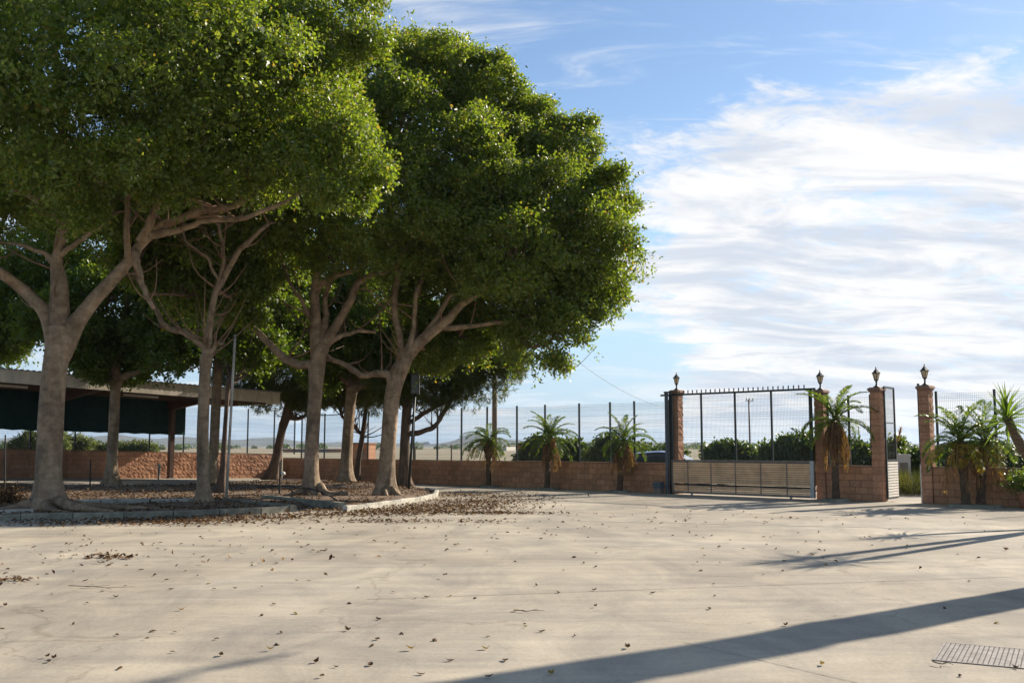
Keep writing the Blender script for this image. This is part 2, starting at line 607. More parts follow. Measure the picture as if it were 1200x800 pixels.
M['dry_leaf'] = mat_leaf('dry_leaf', [(0.0, (0.07, 0.04, 0.02)), (1.0, (0.13, 0.075, 0.035))], 0.12, 0.7, (1, .8, .5), 0.2)
M['yellow_leaf'] = mat_leaf('yellow_leaf', [(0.0, (0.30, 0.22, 0.05)), (1.0, (0.36, 0.27, 0.08))], 0.2, 0.6, (1, .8, .5), 0.2)


def mat_glass(name, col, rough=0.05, trans=0.0):
    m, N, Lk, B = mat_base(name)
    B.inputs['Base Color'].default_value = rgba(col)
    B.inputs['Roughness'].default_value = rough
    B.inputs['Transmission Weight'].default_value = trans
    B.inputs['IOR'].default_value = 1.45
    tc = N.new('ShaderNodeTexCoord')
    nz = N.new('ShaderNodeTexNoise'); nz.inputs['Scale'].default_value = 6
    Lk.new(tc.outputs['Object'], nz.inputs['Vector'])
    mr = N.new('ShaderNodeMapRange')
    mr.inputs['To Min'].default_value = rough
    mr.inputs['To Max'].default_value = rough + 0.1
    Lk.new(nz.outputs[0], mr.inputs[0])
    Lk.new(mr.outputs[0], B.inputs['Roughness'])
    return m


M['lamp_glass'] = mat_leaf('lantern_glass', [(0.0, (0.80, 0.70, 0.50)), (1.0, (0.82, 0.72, 0.52))], 0.55, 0.25, (1.0, 0.92, 0.8))
M['car_glass'] = mat_glass('car_glass', (0.02, 0.025, 0.03), 0.04)
M['car_paint'] = mat('car_paint', (0.10, 0.12, 0.16), (0.09, 0.11, 0.15), 3, 0.25, coat=0.8)
M['tube'] = mat('strip_light_cover', (0.62, 0.55, 0.45), (0.55, 0.48, 0.4), 3, 0.6)

# ------------------------------------------------------------------ ground
CORNER = np.array(((CW - CL) / 2, (CW + CL) / 2))       # back-left corner of the yard
A_DIR = np.array((-Q, -Q))     # along the left wall, away from the corner
B_DIR = np.array((Q, -Q))      # along the back wall, away from the corner


def ab(a, b, z=0.0):
    p = CORNER + A_DIR * a + B_DIR * b
    return np.array((p[0], p[1], z))


def make_yard():
    na, nb = 90, 100
    vs, fs = [], []
    for i in range(na + 1):
        for j in range(nb + 1):
            p = ab(i * 1.0, j * 1.0)
            vs.append((p[0], p[1], float(g(p[0], p[1]))))
    for i in range(na):
        for j in range(nb):
            k = i * (nb + 1) + j
            fs.append((k, k + nb + 1, k + nb + 2, k + 1))
    o = MB().add(vs, fs).build('concrete_yard', M['concrete'], None, True)
    tag(o, 'wide sunlit beige concrete yard', kind='structure')
    o['label'] = 'wide sunlit beige concrete yard floor'
    return o


yard = make_yard()
L = 9000
gm = MB().add([(-L, -300, -0.06), (L, -300, -0.06), (L, L, -0.06), (-L, L, -0.06)], [(0, 1, 2, 3)])
tag(gm.build('ground', M['field']), 'flat dry farmland reaching the horizon', kind='structure')
rd = MB()
p = [ab(-0.4, 18), ab(-0.4, 40), ab(-6.5, 40), ab(-6.5, 18)]
rd.add([(q[0], q[1], -0.03) for q in p], [(0, 1, 2, 3)])
tag(rd.build('access_road', M['concrete']), 'concrete access road outside the gate', kind='structure')

# saw-cut joints of the yard: shallow pale strips of joint filler a few mm proud
def joint(p, q, w, name, mt):
    p, q = np.array(p[:2]), np.array(q[:2])
    d = (q - p) / np.linalg.norm(q - p)
    n = np.array((-d[1], d[0])) * w / 2
    k = 24
    vs, fs = [], []
    for i in range(k + 1):
        c = p + (q - p) * i / k
        s = 1 + 0.4 * math.sin(i * 2.3) * math.sin(i * 0.7)
        vs += [(*(c - n * s), 0.004), (*(c + n * s), 0.004)]
    for i in range(k):
        fs.append((2 * i, 2 * i + 2, 2 * i + 3, 2 * i + 1))
    return link(name, MB().add(vs, fs).mesh(name), yard, mt)


joint(ground(640, 609), ground(1290, 624), 0.10, 'joint_strip', M['kerb_pale'])
joint(ground(430, 702), ground(1290, 672), 0.012, 'joint_strip', M['grey_paint'])
joint(ground(800, 752), ground(1005, 800), 0.008, 'joint_strip', M['grey_paint'])

# soil bed under the trees (slightly mounded)
def in_poly(x, y, poly):
    c = np.zeros(np.shape(x), bool)
    j = len(poly) - 1
    for i in range(len(poly)):
        xi, yi = poly[i]
        xj, yj = poly[j]
        c ^= ((yi > y) != (yj > y)) & (x < (xj - xi) * (y - yi) / (yj - yi + 1e-12) + xi)
        j = i
    return c


def poly_dist(x, y, poly):
    d = np.full(np.shape(x), 1e9)
    for i in range(len(poly)):
        x0, y0 = poly[i - 1]
        x1, y1 = poly[i]
        dx, dy = x1 - x0, y1 - y0
        t = np.clip(((x - x0) * dx + (y - y0) * dy) / (dx * dx + dy * dy), 0, 1)
        d = np.minimum(d, np.hypot(x - x0 - t * dx, y - y0 - t * dy))
    return d


KERB_A = [ground(x, y) for x, y in ((-160, 611.5), (0, 609.8), (100, 608), (200, 605.8), (290, 602.6), (343, 599))]
KERB_B = [ground(x, y) for x, y in ((404, 599.5), (430, 596), (460, 592), (490, 587.5), (510, 582.5), (512, 578), (500, 575))]
BED = [tuple(q[:2]) for q in KERB_A] + [tuple(ground(372, 592)[:2])] + [tuple(q[:2]) for q in KERB_B] + \
      [tuple(ground(x, y)[:2]) for x, y in ((470, 571), (430, 566), (330, 565.5), (255, 571), (150, 575), (90, 576), (0, 577), (-160, 578))]


def bed_h(x, y):
    d = np.where(in_poly(x, y, BED), poly_dist(x, y, BED), 0)
    h = 0.11 * sst(d, 0.0, 0.5) + 0.03 * sst(d, 0.3, 1.5) * (np.sin(x * 1.3 + y * 0.7) + np.sin(x * 0.6 - y * 1.1)) * 0.5
    return h


def make_bed():
    xs = np.arange(min(q[0] for q in BED), max(q[0] for q in BED) + .4, 0.33)
    ys = np.arange(min(q[1] for q in BED), max(q[1] for q in BED) + .4, 0.33)
    XX, YY = np.meshgrid(xs, ys, indexing='ij')
    ins = in_poly(XX, YY, BED)
    Z = bed_h(XX, YY) + g(XX, YY) + 0.006
    idx = -np.ones(XX.shape, int)
    vs, fs = [], []
    for i in range(len(xs)):
        for j in range(len(ys)):
            if ins[i, j]:
                idx[i, j] = len(vs)
                vs.append((XX[i, j], YY[i, j], Z[i, j]))
    for i in range(len(xs) - 1):
        for j in range(len(ys) - 1):
            q = (idx[i, j], idx[i + 1, j], idx[i + 1, j + 1], idx[i, j + 1])
            if min(q) >= 0:
                fs.append(q)
    o = MB().add(vs, fs).build('tree_bed_soil', M['soil'], None, True)
    tag(o, 'dark soil bed under the big trees', kind='structure')


make_bed()


def hz(x, y):
    return float(bed_h(np.array(x), np.array(y)) + g(np.array(x), np.array(y)))


# ------------------------------------------------------------------ hills, far land
def hill(name, label, cx, half_w, ypx_peaks, D, depth):
    """a ridge with real depth; ypx_peaks = list of (px, metres high)"""
    xs = np.linspace(ypx_peaks[0][0], ypx_peaks[-1][0], 60)
    hs = np.interp(xs, [q[0] for q in ypx_peaks], [q[1] for q in ypx_peaks])
    rows = 9
    vs, fs = [], []
    for r in range(rows):
        t = r / (rows - 1)
        prof = math.sin(math.pi * t) ** 0.8 if 0 < t < 1 else 0
        for k, (x, h) in enumerate(zip(xs, hs)):
            X = (x - 600) / F * D
            rough = 1 + 0.18 * math.sin(k * 0.9 + r) + 0.10 * math.sin(k * 2.3 + r * 2)
            vs.append((X, D + (t - .5) * depth + 40 * math.sin(k * .5), -1 + h * prof * rough))
    n = len(xs)
    for r in range(rows - 1):
        for k in range(n - 1):
            fs.append((r * n + k, r * n + k + 1, (r + 1) * n + k + 1, (r + 1) * n + k))
    tag(MB().add(vs, fs).build(name, M['hill'], None, True), label, kind='structure')


hill('hill', 'long low blue ridge on the horizon', 0, 0,
     [(-300, 30), (0, 34), (60, 40), (130, 44), (200, 40), (260, 30), (300, 38), (360, 24), (420, 16), (470, 18), (500, 20)], 4300, 900)
hill('hill', 'small blue peaked mountain on the horizon', 0, 0,
     [(470, 4), (500, 9), (520, 14), (535, 28), (545, 38), (558, 43), (572, 38), (590, 27), (612, 20), (650, 16), (690, 19), (720, 24), (760, 18), (820, 12), (900, 6)], 3700, 600)
hill('hill', 'faint ridge low on the right horizon', 0, 0,
     [(760, 2), (900, 12), (1010, 10), (1100, 14), (1300, 9), (1500, 12)], 4600, 800)

# ------------------------------------------------------------------ block walls
def block_mesh(name, lx, ly, lz, rough, seed, mt):
    r = random.Random(seed)
    bm = bmesh.new()
    bmesh.ops.create_cube(bm, size=1)
    for v in bm.verts:
        v.co = Vector((v.co.x * lx, v.co.y * ly, v.co.z * lz))
    if rough:
        bmesh.ops.subdivide_edges(bm, edges=[e for e in bm.edges if abs(e.verts[0].co.x - e.verts[1].co.x) > 1e-4], cuts=3)
        bmesh.ops.subdivide_edges(bm, edges=[e for e in bm.edges if abs(e.verts[0].co.z - e.verts[1].co.z) > 1e-4], cuts=1)
        for v in bm.verts:
            inner = abs(v.co.x) < lx / 2 - 1e-3 or abs(v.co.z) < lz / 2 - 1e-3
            k = 1.0 if inner else 0.35
            v.co.y += math.copysign(r.uniform(-0.006, 0.019) * k, v.co.y)
            if abs(abs(v.co.x) - lx / 2) < 1e-4 and abs(v.co.z) < lz / 2 - 1e-3:
                v.co.x += math.copysign(r.uniform(-0.004, 0.012), v.co.x)
    else:
        bmesh.ops.bevel(bm, geom=list(bm.edges), offset=0.008, segments=1, affect='EDGES')
        for v in bm.verts:
            v.co += Vector((r.uniform(-.002, .002), r.uniform(-.003, .003), r.uniform(-.002, .002)))
    me = bpy.data.meshes.new(name)
    bm.to_mesh(me)
    bm.free()
    me.materials.append(mt)
    return me


BL = [block_mesh('block', 0.384, 0.20, 0.185, False, s, M['block']) for s in range(4)]
BLH = [block_mesh('block_half', 0.184, 0.20, 0.185, False, s, M['block']) for s in range(2)]
RB = [block_mesh('rough_block', 0.384, 0.20, 0.185, True, s, M['rough_block']) for s in range(5)]
RBH = [block_mesh('rough_block_half', 0.184, 0.20, 0.185, True, s, M['rough_block']) for s in range(3)]


def wall(name, label, o, d, length, courses, rough, slope=0.0, z0=0.0, far_from=None, group=None):
    """block wall: origin o, direction d; blocks are children; beyond far_from they are joined"""
    rz = math.atan2(d[1], d[0])
    e = empty(name, (o[0], o[1], z0), label, 'wall', group, rz)
    full, half = (RB, RBH) if rough else (BL, BLH)
    core = MB()
    core.add([(0, -.085, -.15), (length, -.085, -.15 + slope * length), (length, .085, -.15 + slope * length), (0, .085, -.15),
              (0, -.085, courses * .2 - .01), (length, -.085, courses * .2 - .01 + slope * length), (length, .085, courses * .2 - .01 + slope * length), (0, .085, courses * .2 - .01)],
             [(3, 2, 1, 0), (4, 5, 6, 7), (0, 1, 5, 4), (1, 2, 6, 5), (2, 3, 7, 6), (3, 0, 4, 7)])
    core.build('mortar_core', M['mortar'], e)
    n = max(1, round(length / 0.4))
    pt = length / n
    rest = bmesh.new()
    for c in range(courses):
        pos = []
        if c % 2 == 0:
            pos = [(pt * (i + .5), full) for i in range(n)]
        else:
            pos = [(pt * .25, half)] + [(pt * (i + 1), full) for i in range(n - 1)] + [(length - pt * .25, half)]
        for x, kind in pos:
            me = random.choice(kind)
            z = 0.1 + 0.2 * c + slope * x
            if far_from is not None and x > far_from:
                k = len(rest.verts)
                rest.from_mesh(me)
                rest.verts.ensure_lookup_table()
                for v in rest.verts[k:]:
                    v.co += Vector((x, 0, z))
                continue
            b = link('block', me, e)
            b.location = (x, 0, z)
            b.scale = (pt / .4, 1, 1)
            b.rotation_euler = (0, 0, 0 if random.random() < .5 else math.pi)
    if len(rest.verts):
        me = bpy.data.meshes.new('far_blocks')
        rest.to_mesh(me)
        me.materials.append(M['rough_block'] if rough else M['block'])
        tag(link('far_blocks', me, e), kind='stuff')
    rest.free()
    cp = MB()
    L_ = length
    cp.add([(-.005, -.115, courses * .2), (L_, -.115, courses * .2 + slope * L_), (L_, .115, courses * .2 + slope * L_), (-.005, .115, courses * .2),
            (-.005, -.115, courses * .2 + .035), (L_, -.115, courses * .2 + .035 + slope * L_), (L_, .115, courses * .2 + .035 + slope * L_), (-.005, .115, courses * .2 + .035)],
           [(3, 2, 1, 0), (4, 5, 6, 7), (0, 1, 5, 4), (1, 2, 6, 5), (2, 3, 7, 6), (3, 0, 4, 7)])
    cp.build('coping', M['mortar'], e)
    return e


def line_s(px, py=560):
    """distance along the back wall from the corner for an image column"""
    q = on_line(px, py, CW)
    return float((q[:2] - CORNER) @ B_DIR)


sP1, sP2, sP3, sP4 = line_s(794.5), line_s(964.5), line_s(1031), line_s(1088.5)
# the back wall runs from the gate pillar to the corner (so that the far end can be joined)
o1 = ab(0, sP1 - 0.16)
wall('block_wall', 'long smooth red brick block wall behind the three small palms', o1, -B_DIR, sP1 - 0.16, 5, False, far_from=20.2)
lenB = sP3 - sP2 - 0.3
wall('block_wall', 'short red block wall between sliding gate and narrow pedestrian gate', ab(0, sP2 + 0.15), B_DIR, lenB, 5, False)
wall('block_wall', 'red block wall behind the bushy palm at right edge', ab(0, sP4 + 0.15), B_DIR, 8.0, 5, False)
wall('rough_block_wall', 'rough split-faced terracotta block wall beyond the carport', ab(0.2, 0), A_DIR, 22.0, 6, True, slope=0.02, z0=0.0, far_from=18.0)

# ------------------------------------------------------------------ pillars and lanterns
PB = [block_mesh('pillar_block', 0.292, 0.292, 0.188, True, 40 + s, M['rough_block']) for s in range(4)]


def pillar(s, h, label):
    c = ab(0, s)
    e = empty('gate_pillar', c, label, 'pillar', 'gate pillars', math.atan2(B_DIR[1], B_DIR[0]))
    n = round((h - 0.12) / 0.2)
    MB().box((0, 0, n * .1), (.25, .25, n * .2)).build('mortar_core', M['mortar'], e)
    for i in range(n):
        b = link('block', random.choice(PB), e)
        b.location = (0, 0, 0.1 + 0.2 * i)
        b.rotation_euler = (0, 0, random.choice((0, 1, 2, 3)) * math.pi / 2)
    cm = MB()
    cm.box((0, 0, n * .2 + .025), (.36, .36, .05))
    cm.box((0, 0, n * .2 + .08), (.42, .42, .06), taper=.93)
    cm.box((0, 0, n * .2 + .125), (.37, .37, .03), taper=.8)
    cm.build('cap', M['cap'], e)
    return n * .2 + .14


def lantern(s, z, label):
    e = empty('pillar_lantern', ab(0, s, z), label, 'lantern', 'lanterns on the gate pillars', R(20))
    MB().lathe((0, 0, 0), [(.10, 0), (.095, .02), (.05, .045), (.028, .08), (.022, .15), (.035, .165), (.03, .19), (.06, .205), (.065, .225)], 10).build('base', M['lamp_metal'], e, True)
    MB().lathe((0, 0, .225), [(.055, 0), (.085, .09), (.105, .185)], 6).build('glass', M['lamp_glass'], e)
    cg = MB()
    for k in range(6):
        a = k * math.pi / 3
        cg.bar((.057 * math.cos(a), .057 * math.sin(a), .222), (.107 * math.cos(a), .107 * math.sin(a), .412), .012)
    cg.build('cage', M['lamp_metal'], e)
    cap = MB().lathe((0, 0, .41), [(.135, 0), (.13, .02), (.095, .05), (.055, .095), (.03, .125), (.016, .14)], 6).build('roof', M['lamp_metal'], e)
    MB().lathe((0, 0, .55), [(.012, 0), (.022, .02), (.012, .04), (.004, .075)], 8).build('finial', M['lamp_metal'], cap)
    MB().lathe((0, 0, .23), [(.02, 0), (.045, .05), (.045, .09), (.02, .13)], 8).build('bulb', M['white_slat'], e, True)


names = ['leftmost rough block gate pillar behind the grey steel guide post',
         'block gate pillar partly hidden by the palm beside sliding gate',
         'slim block pillar carrying the open pedestrian gate leaf',
         'rightmost block gate pillar behind yellowing palm fronds']
lnames = ['lantern on the leftmost gate pillar, smallest of the four',
          'lantern on the pillar above the palm beside the sliding gate',
          'lantern on the pillar of the open pedestrian gate',
          'lantern on the rightmost gate pillar']
for s, h, nm, ln in zip((sP1, sP2, sP3, sP4), (3.52, 3.32, 3.32, 3.32), names, lnames):
    top = pillar(s, h, nm)
    lantern(s, top, ln)


# ------------------------------------------------------------------ welded mesh fences
def mesh_panel(L_, z0, z1, r=0.0019, pitch=0.05, slope=0.0):
    """vertical wires and double horizontal wires, V folds at four heights"""
    m = MB()
    n = max(2, int(L_ / pitch))
    folds = [z0 + (z1 - z0) * k for k in (0.06, 0.36, 0.66, 0.95)]

    def yoff(z):
        for f in folds:
            if abs(z - f) < 0.02:
                return 0.02
        return 0.0
    for i in range(n + 1):
        x = L_ * i / n
        m.bar((x, 0, z0 + slope * x), (x, 0, z1 + slope * x), 2 * r)
    zs = []
    k = int((z1 - z0) / 0.2)
    for i in range(k + 1):
        zs.append(z0 + (z1 - z0) * i / k)
    for f in folds:
        zs += [f - .03, f + .03]
    for z in zs:
        m.bar((0, -.005, z), (L_, -.005, z + slope * L_), 2 * r * 1.15)
    return m


def fence(label, o, d, posts, z0, z1, slope=0.0, off=0.0):
    rz = math.atan2(d[1], d[0])
    e = empty('mesh_fence', (o[0], o[1], 0), label, 'fence', None, rz)
    for i, s in enumerate(posts):
        zb = z0(s) if callable(z0) else z0
        zt = z1(s) if callable(z1) else z1
        pm = MB().box((0, 0, (zt - zb) / 2), (.055, .055, zt - zb))
        pm.box((0, 0, zt - zb + .008), (.06, .06, .016))
        b = pm.build('post', M['post'], e)
        b.location = (s, 0, zb)
        if i:
            s0 = posts[i - 1]
            zb0 = z0(s0) if callable(z0) else z0
            zt0 = z1(s0) if callable(z1) else z1
            L_ = s - s0
            pn = mesh_panel(L_, zb0 + .04, zt0 - .06, slope=(zb - zb0) / L_).build('mesh_panel', M['wire'], e)
            pn.location = (s0, -.035, 0)
    return e


bp = [353.7, 380.4, 405.5, 431.3, 457, 485, 512.6, 540.8, 570.8, 605.8, 638.8, 678.9, 715.2, 743.6, 783]
fence('tall dark green wire mesh fence along the back wall, left of gate', ab(0, 0), B_DIR, [line_s(x, 510) for x in bp], 1.03, 3.2)
fence('short dark green mesh fence panel between gate pillars above low wall', ab(0, 0), B_DIR, [sP2 + .22, (sP2 + sP3) / 2, sP3 - .21], 1.03, 3.12)
fence('dark green mesh fence right of the last gate pillar', ab(0, 0), B_DIR, [sP4 + .3, line_s(1167, 500), sP4 + 4.3, sP4 + 6.2, sP4 + 8], 1.03, 3.14)
lp = []
for x in (345, 321, 290, 252, 215, 175, 131, 87.5, 35, -25, -90):
    r_ = ray(x, 520)
    t = CL / (r_[1] - r_[0])
    q = r_[:2] * t
    lp.append(float((q - CORNER) @ A_DIR))
fence('dark green mesh fence on the rough terracotta wall by the carport', ab(0, 0), A_DIR, lp, lambda s: 1.22 + .02 * s, lambda s: 3.42 + .02 * s)


# ------------------------------------------------------------------ sliding gate
def sliding_gate():
    a, b = sP1 + 0.02, sP2 - 0.10
    L_ = b - a
    base = ab(0.36, a)
    e = empty('sliding_gate', base, 'long closed sliding gate with cream slatted base and mesh top', 'gate', None, math.atan2(B_DIR[1], B_DIR[0]))
    fr = MB()
    fr.box((L_ / 2, 0, .075), (L_, .07, .07))
    fr.box((L_ / 2, 0, 1.13), (L_, .07, .06))
    fr.box((.03, 0, .62), (.06, .068, 1.0))
    fr.build('frame', M['grey_paint'], e)
    MB().box((L_ - .05, -.002, .60), (.13, .09, 1.12)).build('end_post', M['steel'], e)
    nsl = 10
    for i in range(nsl):
        z = 0.415 + i * 0.0695
        sl = MB()
        sl.add([(.06, -.022, -.028), (L_ - .12, -.022, -.028), (L_ - .12, .0, -.028), (.06, .0, -.028),
                (.06, -.018, .028), (L_ - .12, -.018, .028), (L_ - .12, .0, .028), (.06, .0, .028)],
               [(3, 2, 1, 0), (4, 5, 6, 7), (0, 1, 5, 4), (1, 2, 6, 5), (2, 3, 7, 6), (3, 0, 4, 7)])
        o = sl.build('slat', M['slat'], e)
        o.location = (0, 0, z)
    for z in (.145, .21, .275):
        sl = MB().box((L_ / 2, 0, z), (L_ - .2, .03, .058))
        sl.build('slat', M['slat'], e)
    MB().box((L_ / 2, .02, .335), (L_ - .2, .012, .055)).build('back_plate', M['black'], e)
    MB().box((L_ / 2 - .03, .012, .735), (L_ - .2, .01, .72)).build('gap_shade_sheet', M['grey_paint'], e)  # added backing; its darker colour stands in for shade between the slats
    rk = MB().box((L_ / 2, -.03, .325), (L_ - .25, .02, .02))
    k = int(L_ / 0.09)
    for i in range(k):
        rk.box((.15 + i * (L_ - .3) / k, -.03, .347), (.035, .02, .03))
    tag(rk.build('gear_rack', M['black'], e), kind='stuff')
    # stiles over the slats
    for x in (789.5, 814, 841, 869.5, 899, 929.5):
        if x < 800: continue
        s = line_s(x, 555) - a
        MB().box((s, -.028, .63), (.03, .012, 1.04)).build('stile', M['grey_paint'], e)
    # mesh top
    for x in (829.5, 869, 911.5):
        s = line_s(x, 500) - a
        MB().box((s, 0, 2.24), (.055, .05, 2.17)).build('post', M['post'], e)
    MB().box((L_ - .05, .0, 2.25), (.10, .05, 2.2)).build('post', M['post'], e)
    MB().box((.03, .0, 2.25), (.06, .05, 2.2)).build('post', M['post'], e)
    MB().box((L_ / 2 - .15, -.002, 3.355), (L_ + .55, .055, .06)).build('top_rail', M['post'], e)
    mp = mesh_panel(L_ - .1, 1.17, 3.33).build('mesh_panel', M['wire'], e)
    mp.location = (.05, .03, 0)
    sp = MB()
    for i in range(27):
        x = .35 + i * (L_ - .6) / 26
        sp.box((x, 0, 3.41), (.026, .026, .06))
        sp.lathe((x, 0, 3.44), [(.02, 0), (.028, .02), (.004, .065)], 6)
    tag(sp.build('spike_row', M['black'], e), kind='stuff')
    for x in (.8, L_ - .8):
        MB().lathe((x, 0, .03), [(.02, -.03), (.045, -.02), (.045, .02), (.02, .03)], 10).build('roller', M['steel'], e)
    # guide posts and motor
    gp = empty('gate_guide_post', ab(0.36, a - .12), 'blue-grey steel twin guide post at left end of the sliding gate', 'post', None, math.atan2(B_DIR[1], B_DIR[0]))
    MB().box((0, -.10, 1.72), (.10, .08, 3.44)).build('upright', M['bluegrey'], gp)
    MB().box((.02, .11, 1.7), (.10, .08, 3.4)).build('upright', M['post'], gp)
    MB().box((.0, 0, 3.45), (.12, .34, .05)).build('crossbar', M['post'], gp)
    MB().lathe((-.10, 0, 3.40), [(.03, -.04), (.05, -.03), (.05, .03), (.03, .04)], 10).build('guide_roller', M['black'], gp)
    MB().lathe((.10, 0, 3.40), [(.03, -.04), (.05, -.03), (.05, .03), (.03, .04)], 10).build('guide_roller', M['black'], gp)
    mo = empty('gate_motor', ab(0.55, a - .42), 'grey gate motor box beside the steel guide post', 'motor', None, math.atan2(B_DIR[1], B_DIR[0]))
    MB().box((0, 0, .09), (.28, .24, .18)).build('base', M['grey_paint'], mo)
    bm = MB().box((0, 0, .29), (.32, .26, .22), taper=.86).build('housing', M['bluegrey'], mo)
    MB().box((-.2, -.02, .32), (.10, .06, .05)).build('release_handle', M['black'], bm)


sliding_gate()


def pedestrian_gate():
    o = ab(-0.06, sP3 + 0.19)
    d = np.array((.60, .80))
    e = empty('pedestrian_gate', o, 'narrow pedestrian gate leaf standing open, white slats below mesh', 'gate', None, math.atan2(d[1], d[0]))
    Wd = .98
    fr = MB()
    for x in (.025, Wd - .025):
        fr.box((x, 0, 1.72), (.05, .045, 3.3))
    fr.box((Wd / 2, 0, 3.35), (Wd - .1, .04, .05))
    fr.box((Wd / 2, 0, 1.19), (Wd - .1, .04, .05))
    fr.box((Wd / 2, 0, .10), (Wd - .1, .04, .06))
    fr.box((Wd / 2, 0, 2.3), (Wd - .1, .03, .03))
    fr.build('frame', M['post'], e)
    for i in range(13):
        sl = MB().box((Wd / 2, -.032, .16 + i * .08), (Wd, .016, .062)).build('slat', M['white_slat'], e)
    mesh_panel(Wd - .1, 1.22, 3.32).build('mesh_panel', M['post'], e).location = (.05, 0, 0)
    jb = empty('gate_jamb', ab(0.0, sP4 - 0.20), 'dark steel gate jamb fixed to the rightmost pillar', 'jamb', None, math.atan2(B_DIR[1], B_DIR[0]))
    MB().box((0, 0, 2.25), (.05, .07, 2.3)).build('upright', M['post'], jb)
    MB().box((0, 0, .55), (.05, .09, 1.1)).build('lower_plate', M['white_slat'], jb)


pedestrian_gate()


# ------------------------------------------------------------------ carport
def carport():
    zr = lambda a: 3.42 + .038 * a        # underside of the roof
    D = 5.0
    a0, a1 = -1.2, 24.0
    sl = .038
    p0 = np.array(ab(0, 0)[:2])
    # find the end of the roof from the fascia corner seen left of the forked trunk
    r_ = ray(328, 472)
    t = (CL - 2 * D * Q) / (r_[1] - r_[0])
    end = float((r_[:2] * t - CORNER) @ A_DIR)
    e = empty('carport', ab(0, 0, 0), 'long cantilever carport with cream fascia and dark shade net', 'carport', None, math.atan2(A_DIR[1], A_DIR[0]))
    # local: x along the left wall, y towards the yard (A x up) -> y = +B direction
    a1 = 22.0

    def bx(m, x0, x1, y0, y1, z0, z1):
        vs = []
        for zz in (z0, z1):
            for x, y in ((x0, y0), (x1, y0), (x1, y1), (x0, y1)):
                vs.append((x, y, zr(x) + zz))
        return m.add(vs, [(3, 2, 1, 0), (4, 5, 6, 7), (0, 1, 5, 4), (1, 2, 6, 5), (2, 3, 7, 6), (3, 0, 4, 7)])
    # fascia sheets, each 2.2 m
    x = end
    i = 0
    while x < a1:
        x1 = min(x + 2.2, a1)
        f = bx(MB(), x, x1 - .012, D - .03, D, -.02, .48).build('fascia_sheet', M['fascia'], e)
        x = x1
        i += 1
    # corrugated roof
    rf = MB()
    n = int((a1 - end) / 0.055)
    k0 = len(rf.v)
    prof = (0, .038, .038, 0)
    for i in range(n + 1):
        xx = end - .05 + (a1 - end + .1) * i / n
        zz = zr(xx) + .49 + prof[i % 4]
        rf.v += [(xx, -.6, zz - .10), (xx, D + .08, zz)]
    for i in range(n):
        rf.f.append((2 * i, 2 * i + 2, 2 * i + 3, 2 * i + 1))
    rf.build('corrugated_roof', M['roof_sheet'], e)
    bx(MB(), end, a1, -.5, D - .03, .06, .10).build('ceiling_lining', M['brown_beam'], e)
    bx(MB(), end, end + .03, -.5, D - .03, -.02, .48).build('end_fascia', M['fascia'], e)
    # columns with tapered cantilever beams
    r_ = ray(200, 540)
    t = (CL - .9) / (r_[1] - r_[0])
    c0 = float((r_[:2] * t - CORNER) @ A_DIR)
    for j in range(3):
        ca = c0 + j * 5.2
        gz = float(g(*ab(ca, .64)[:2]))
        MB().box((ca, .64, (gz + zr(ca)) / 2), (.20, .26, zr(ca) - gz)).build('column', M['brown_beam'], e)
        bm = MB()
        y0, y1 = -.4, D - .05
        vs = []
        for xx in (ca - .08, ca + .08):
            vs += [(xx, y0, zr(ca) - .10), (xx, .6, zr(ca) - .38), (xx, y1, zr(ca) - .03), (xx, y1, zr(ca) + .05), (xx, y0, zr(ca) + .05)]
        bm.add(vs, [(0, 1, 2, 3, 4), (9, 8, 7, 6, 5)] + [(i, 5 + i, 5 + (i + 1) % 5, (i + 1) % 5) for i in range(5)])
        bm.build('cantilever_beam', M['brown_beam'], e)
        pl = MB().box((ca, .64, gz + .015), (.34, .4, .03)).build('base_plate', M['steel'], e)
    for yy in (1.4, 2.6, 3.8):
        bx(MB(), end + .03, a1, yy - .05, yy + .05, -.02, .055).build('purlin', M['brown_beam'], e)
    # shade net hanging at the back
    r_ = ray(217, 500)
    t = (CL - .35) / (r_[1] - r_[0])
    n0 = float((r_[:2] * t - CORNER) @ A_DIR)
    nm = MB()
    k = 40
    for i in range(k + 1):
        xx = n0 + (a1 - n0) * i / k
        wob = .03 * math.sin(i * 1.7)
        nm.v += [(xx, .25 + wob, 2.02 + .021 * xx + .02 * math.sin(i * 2.9)), (xx, .25, zr(xx) + .05),
                 (xx, .262 + wob, 2.02 + .021 * xx + .02 * math.sin(i * 2.9)), (xx, .262, zr(xx) + .05)]
    for i in range(k):
        q = 4 * i
        nm.f += [(q, q + 1, q + 5, q + 4), (q + 2, q + 6, q + 7, q + 3), (q, q + 4, q + 6, q + 2)]
    nm.build('shade_net', M['net'], e)
    for px, py in ((165, 472.5), (8, 459)):
        y = 4.0
        r_ = ray(px, py)
        t = (CL - y / Q) / (r_[1] - r_[0])
        s = float((r_[:2] * t - CORNER) @ A_DIR)
        bx(MB(), s - .75, s + .75, y - .07, y + .07, -.12, -.025).build('strip_light', M['tube'], e)


carport()


# ------------------------------------------------------------------ trees
def vnoise(P, f, seed):
    """cheap smooth noise in about -1..1 from rotated sines"""
    r = np.random.default_rng(seed)
    out = np.zeros(len(P))
    amp = 0
    for k in range(6):
        d = r.normal(size=3)
        d /= np.linalg.norm(d)
        w = 1.0 / (1 + .35 * k)
        out += w * np.sin(P @ d * f * (1 + .45 * k) + r.uniform(0, 6.28))
        amp += w
    return out / amp * 1.6


def unit(v):
    return v / (np.linalg.norm(v, axis=-1, keepdims=True) + 1e-9)


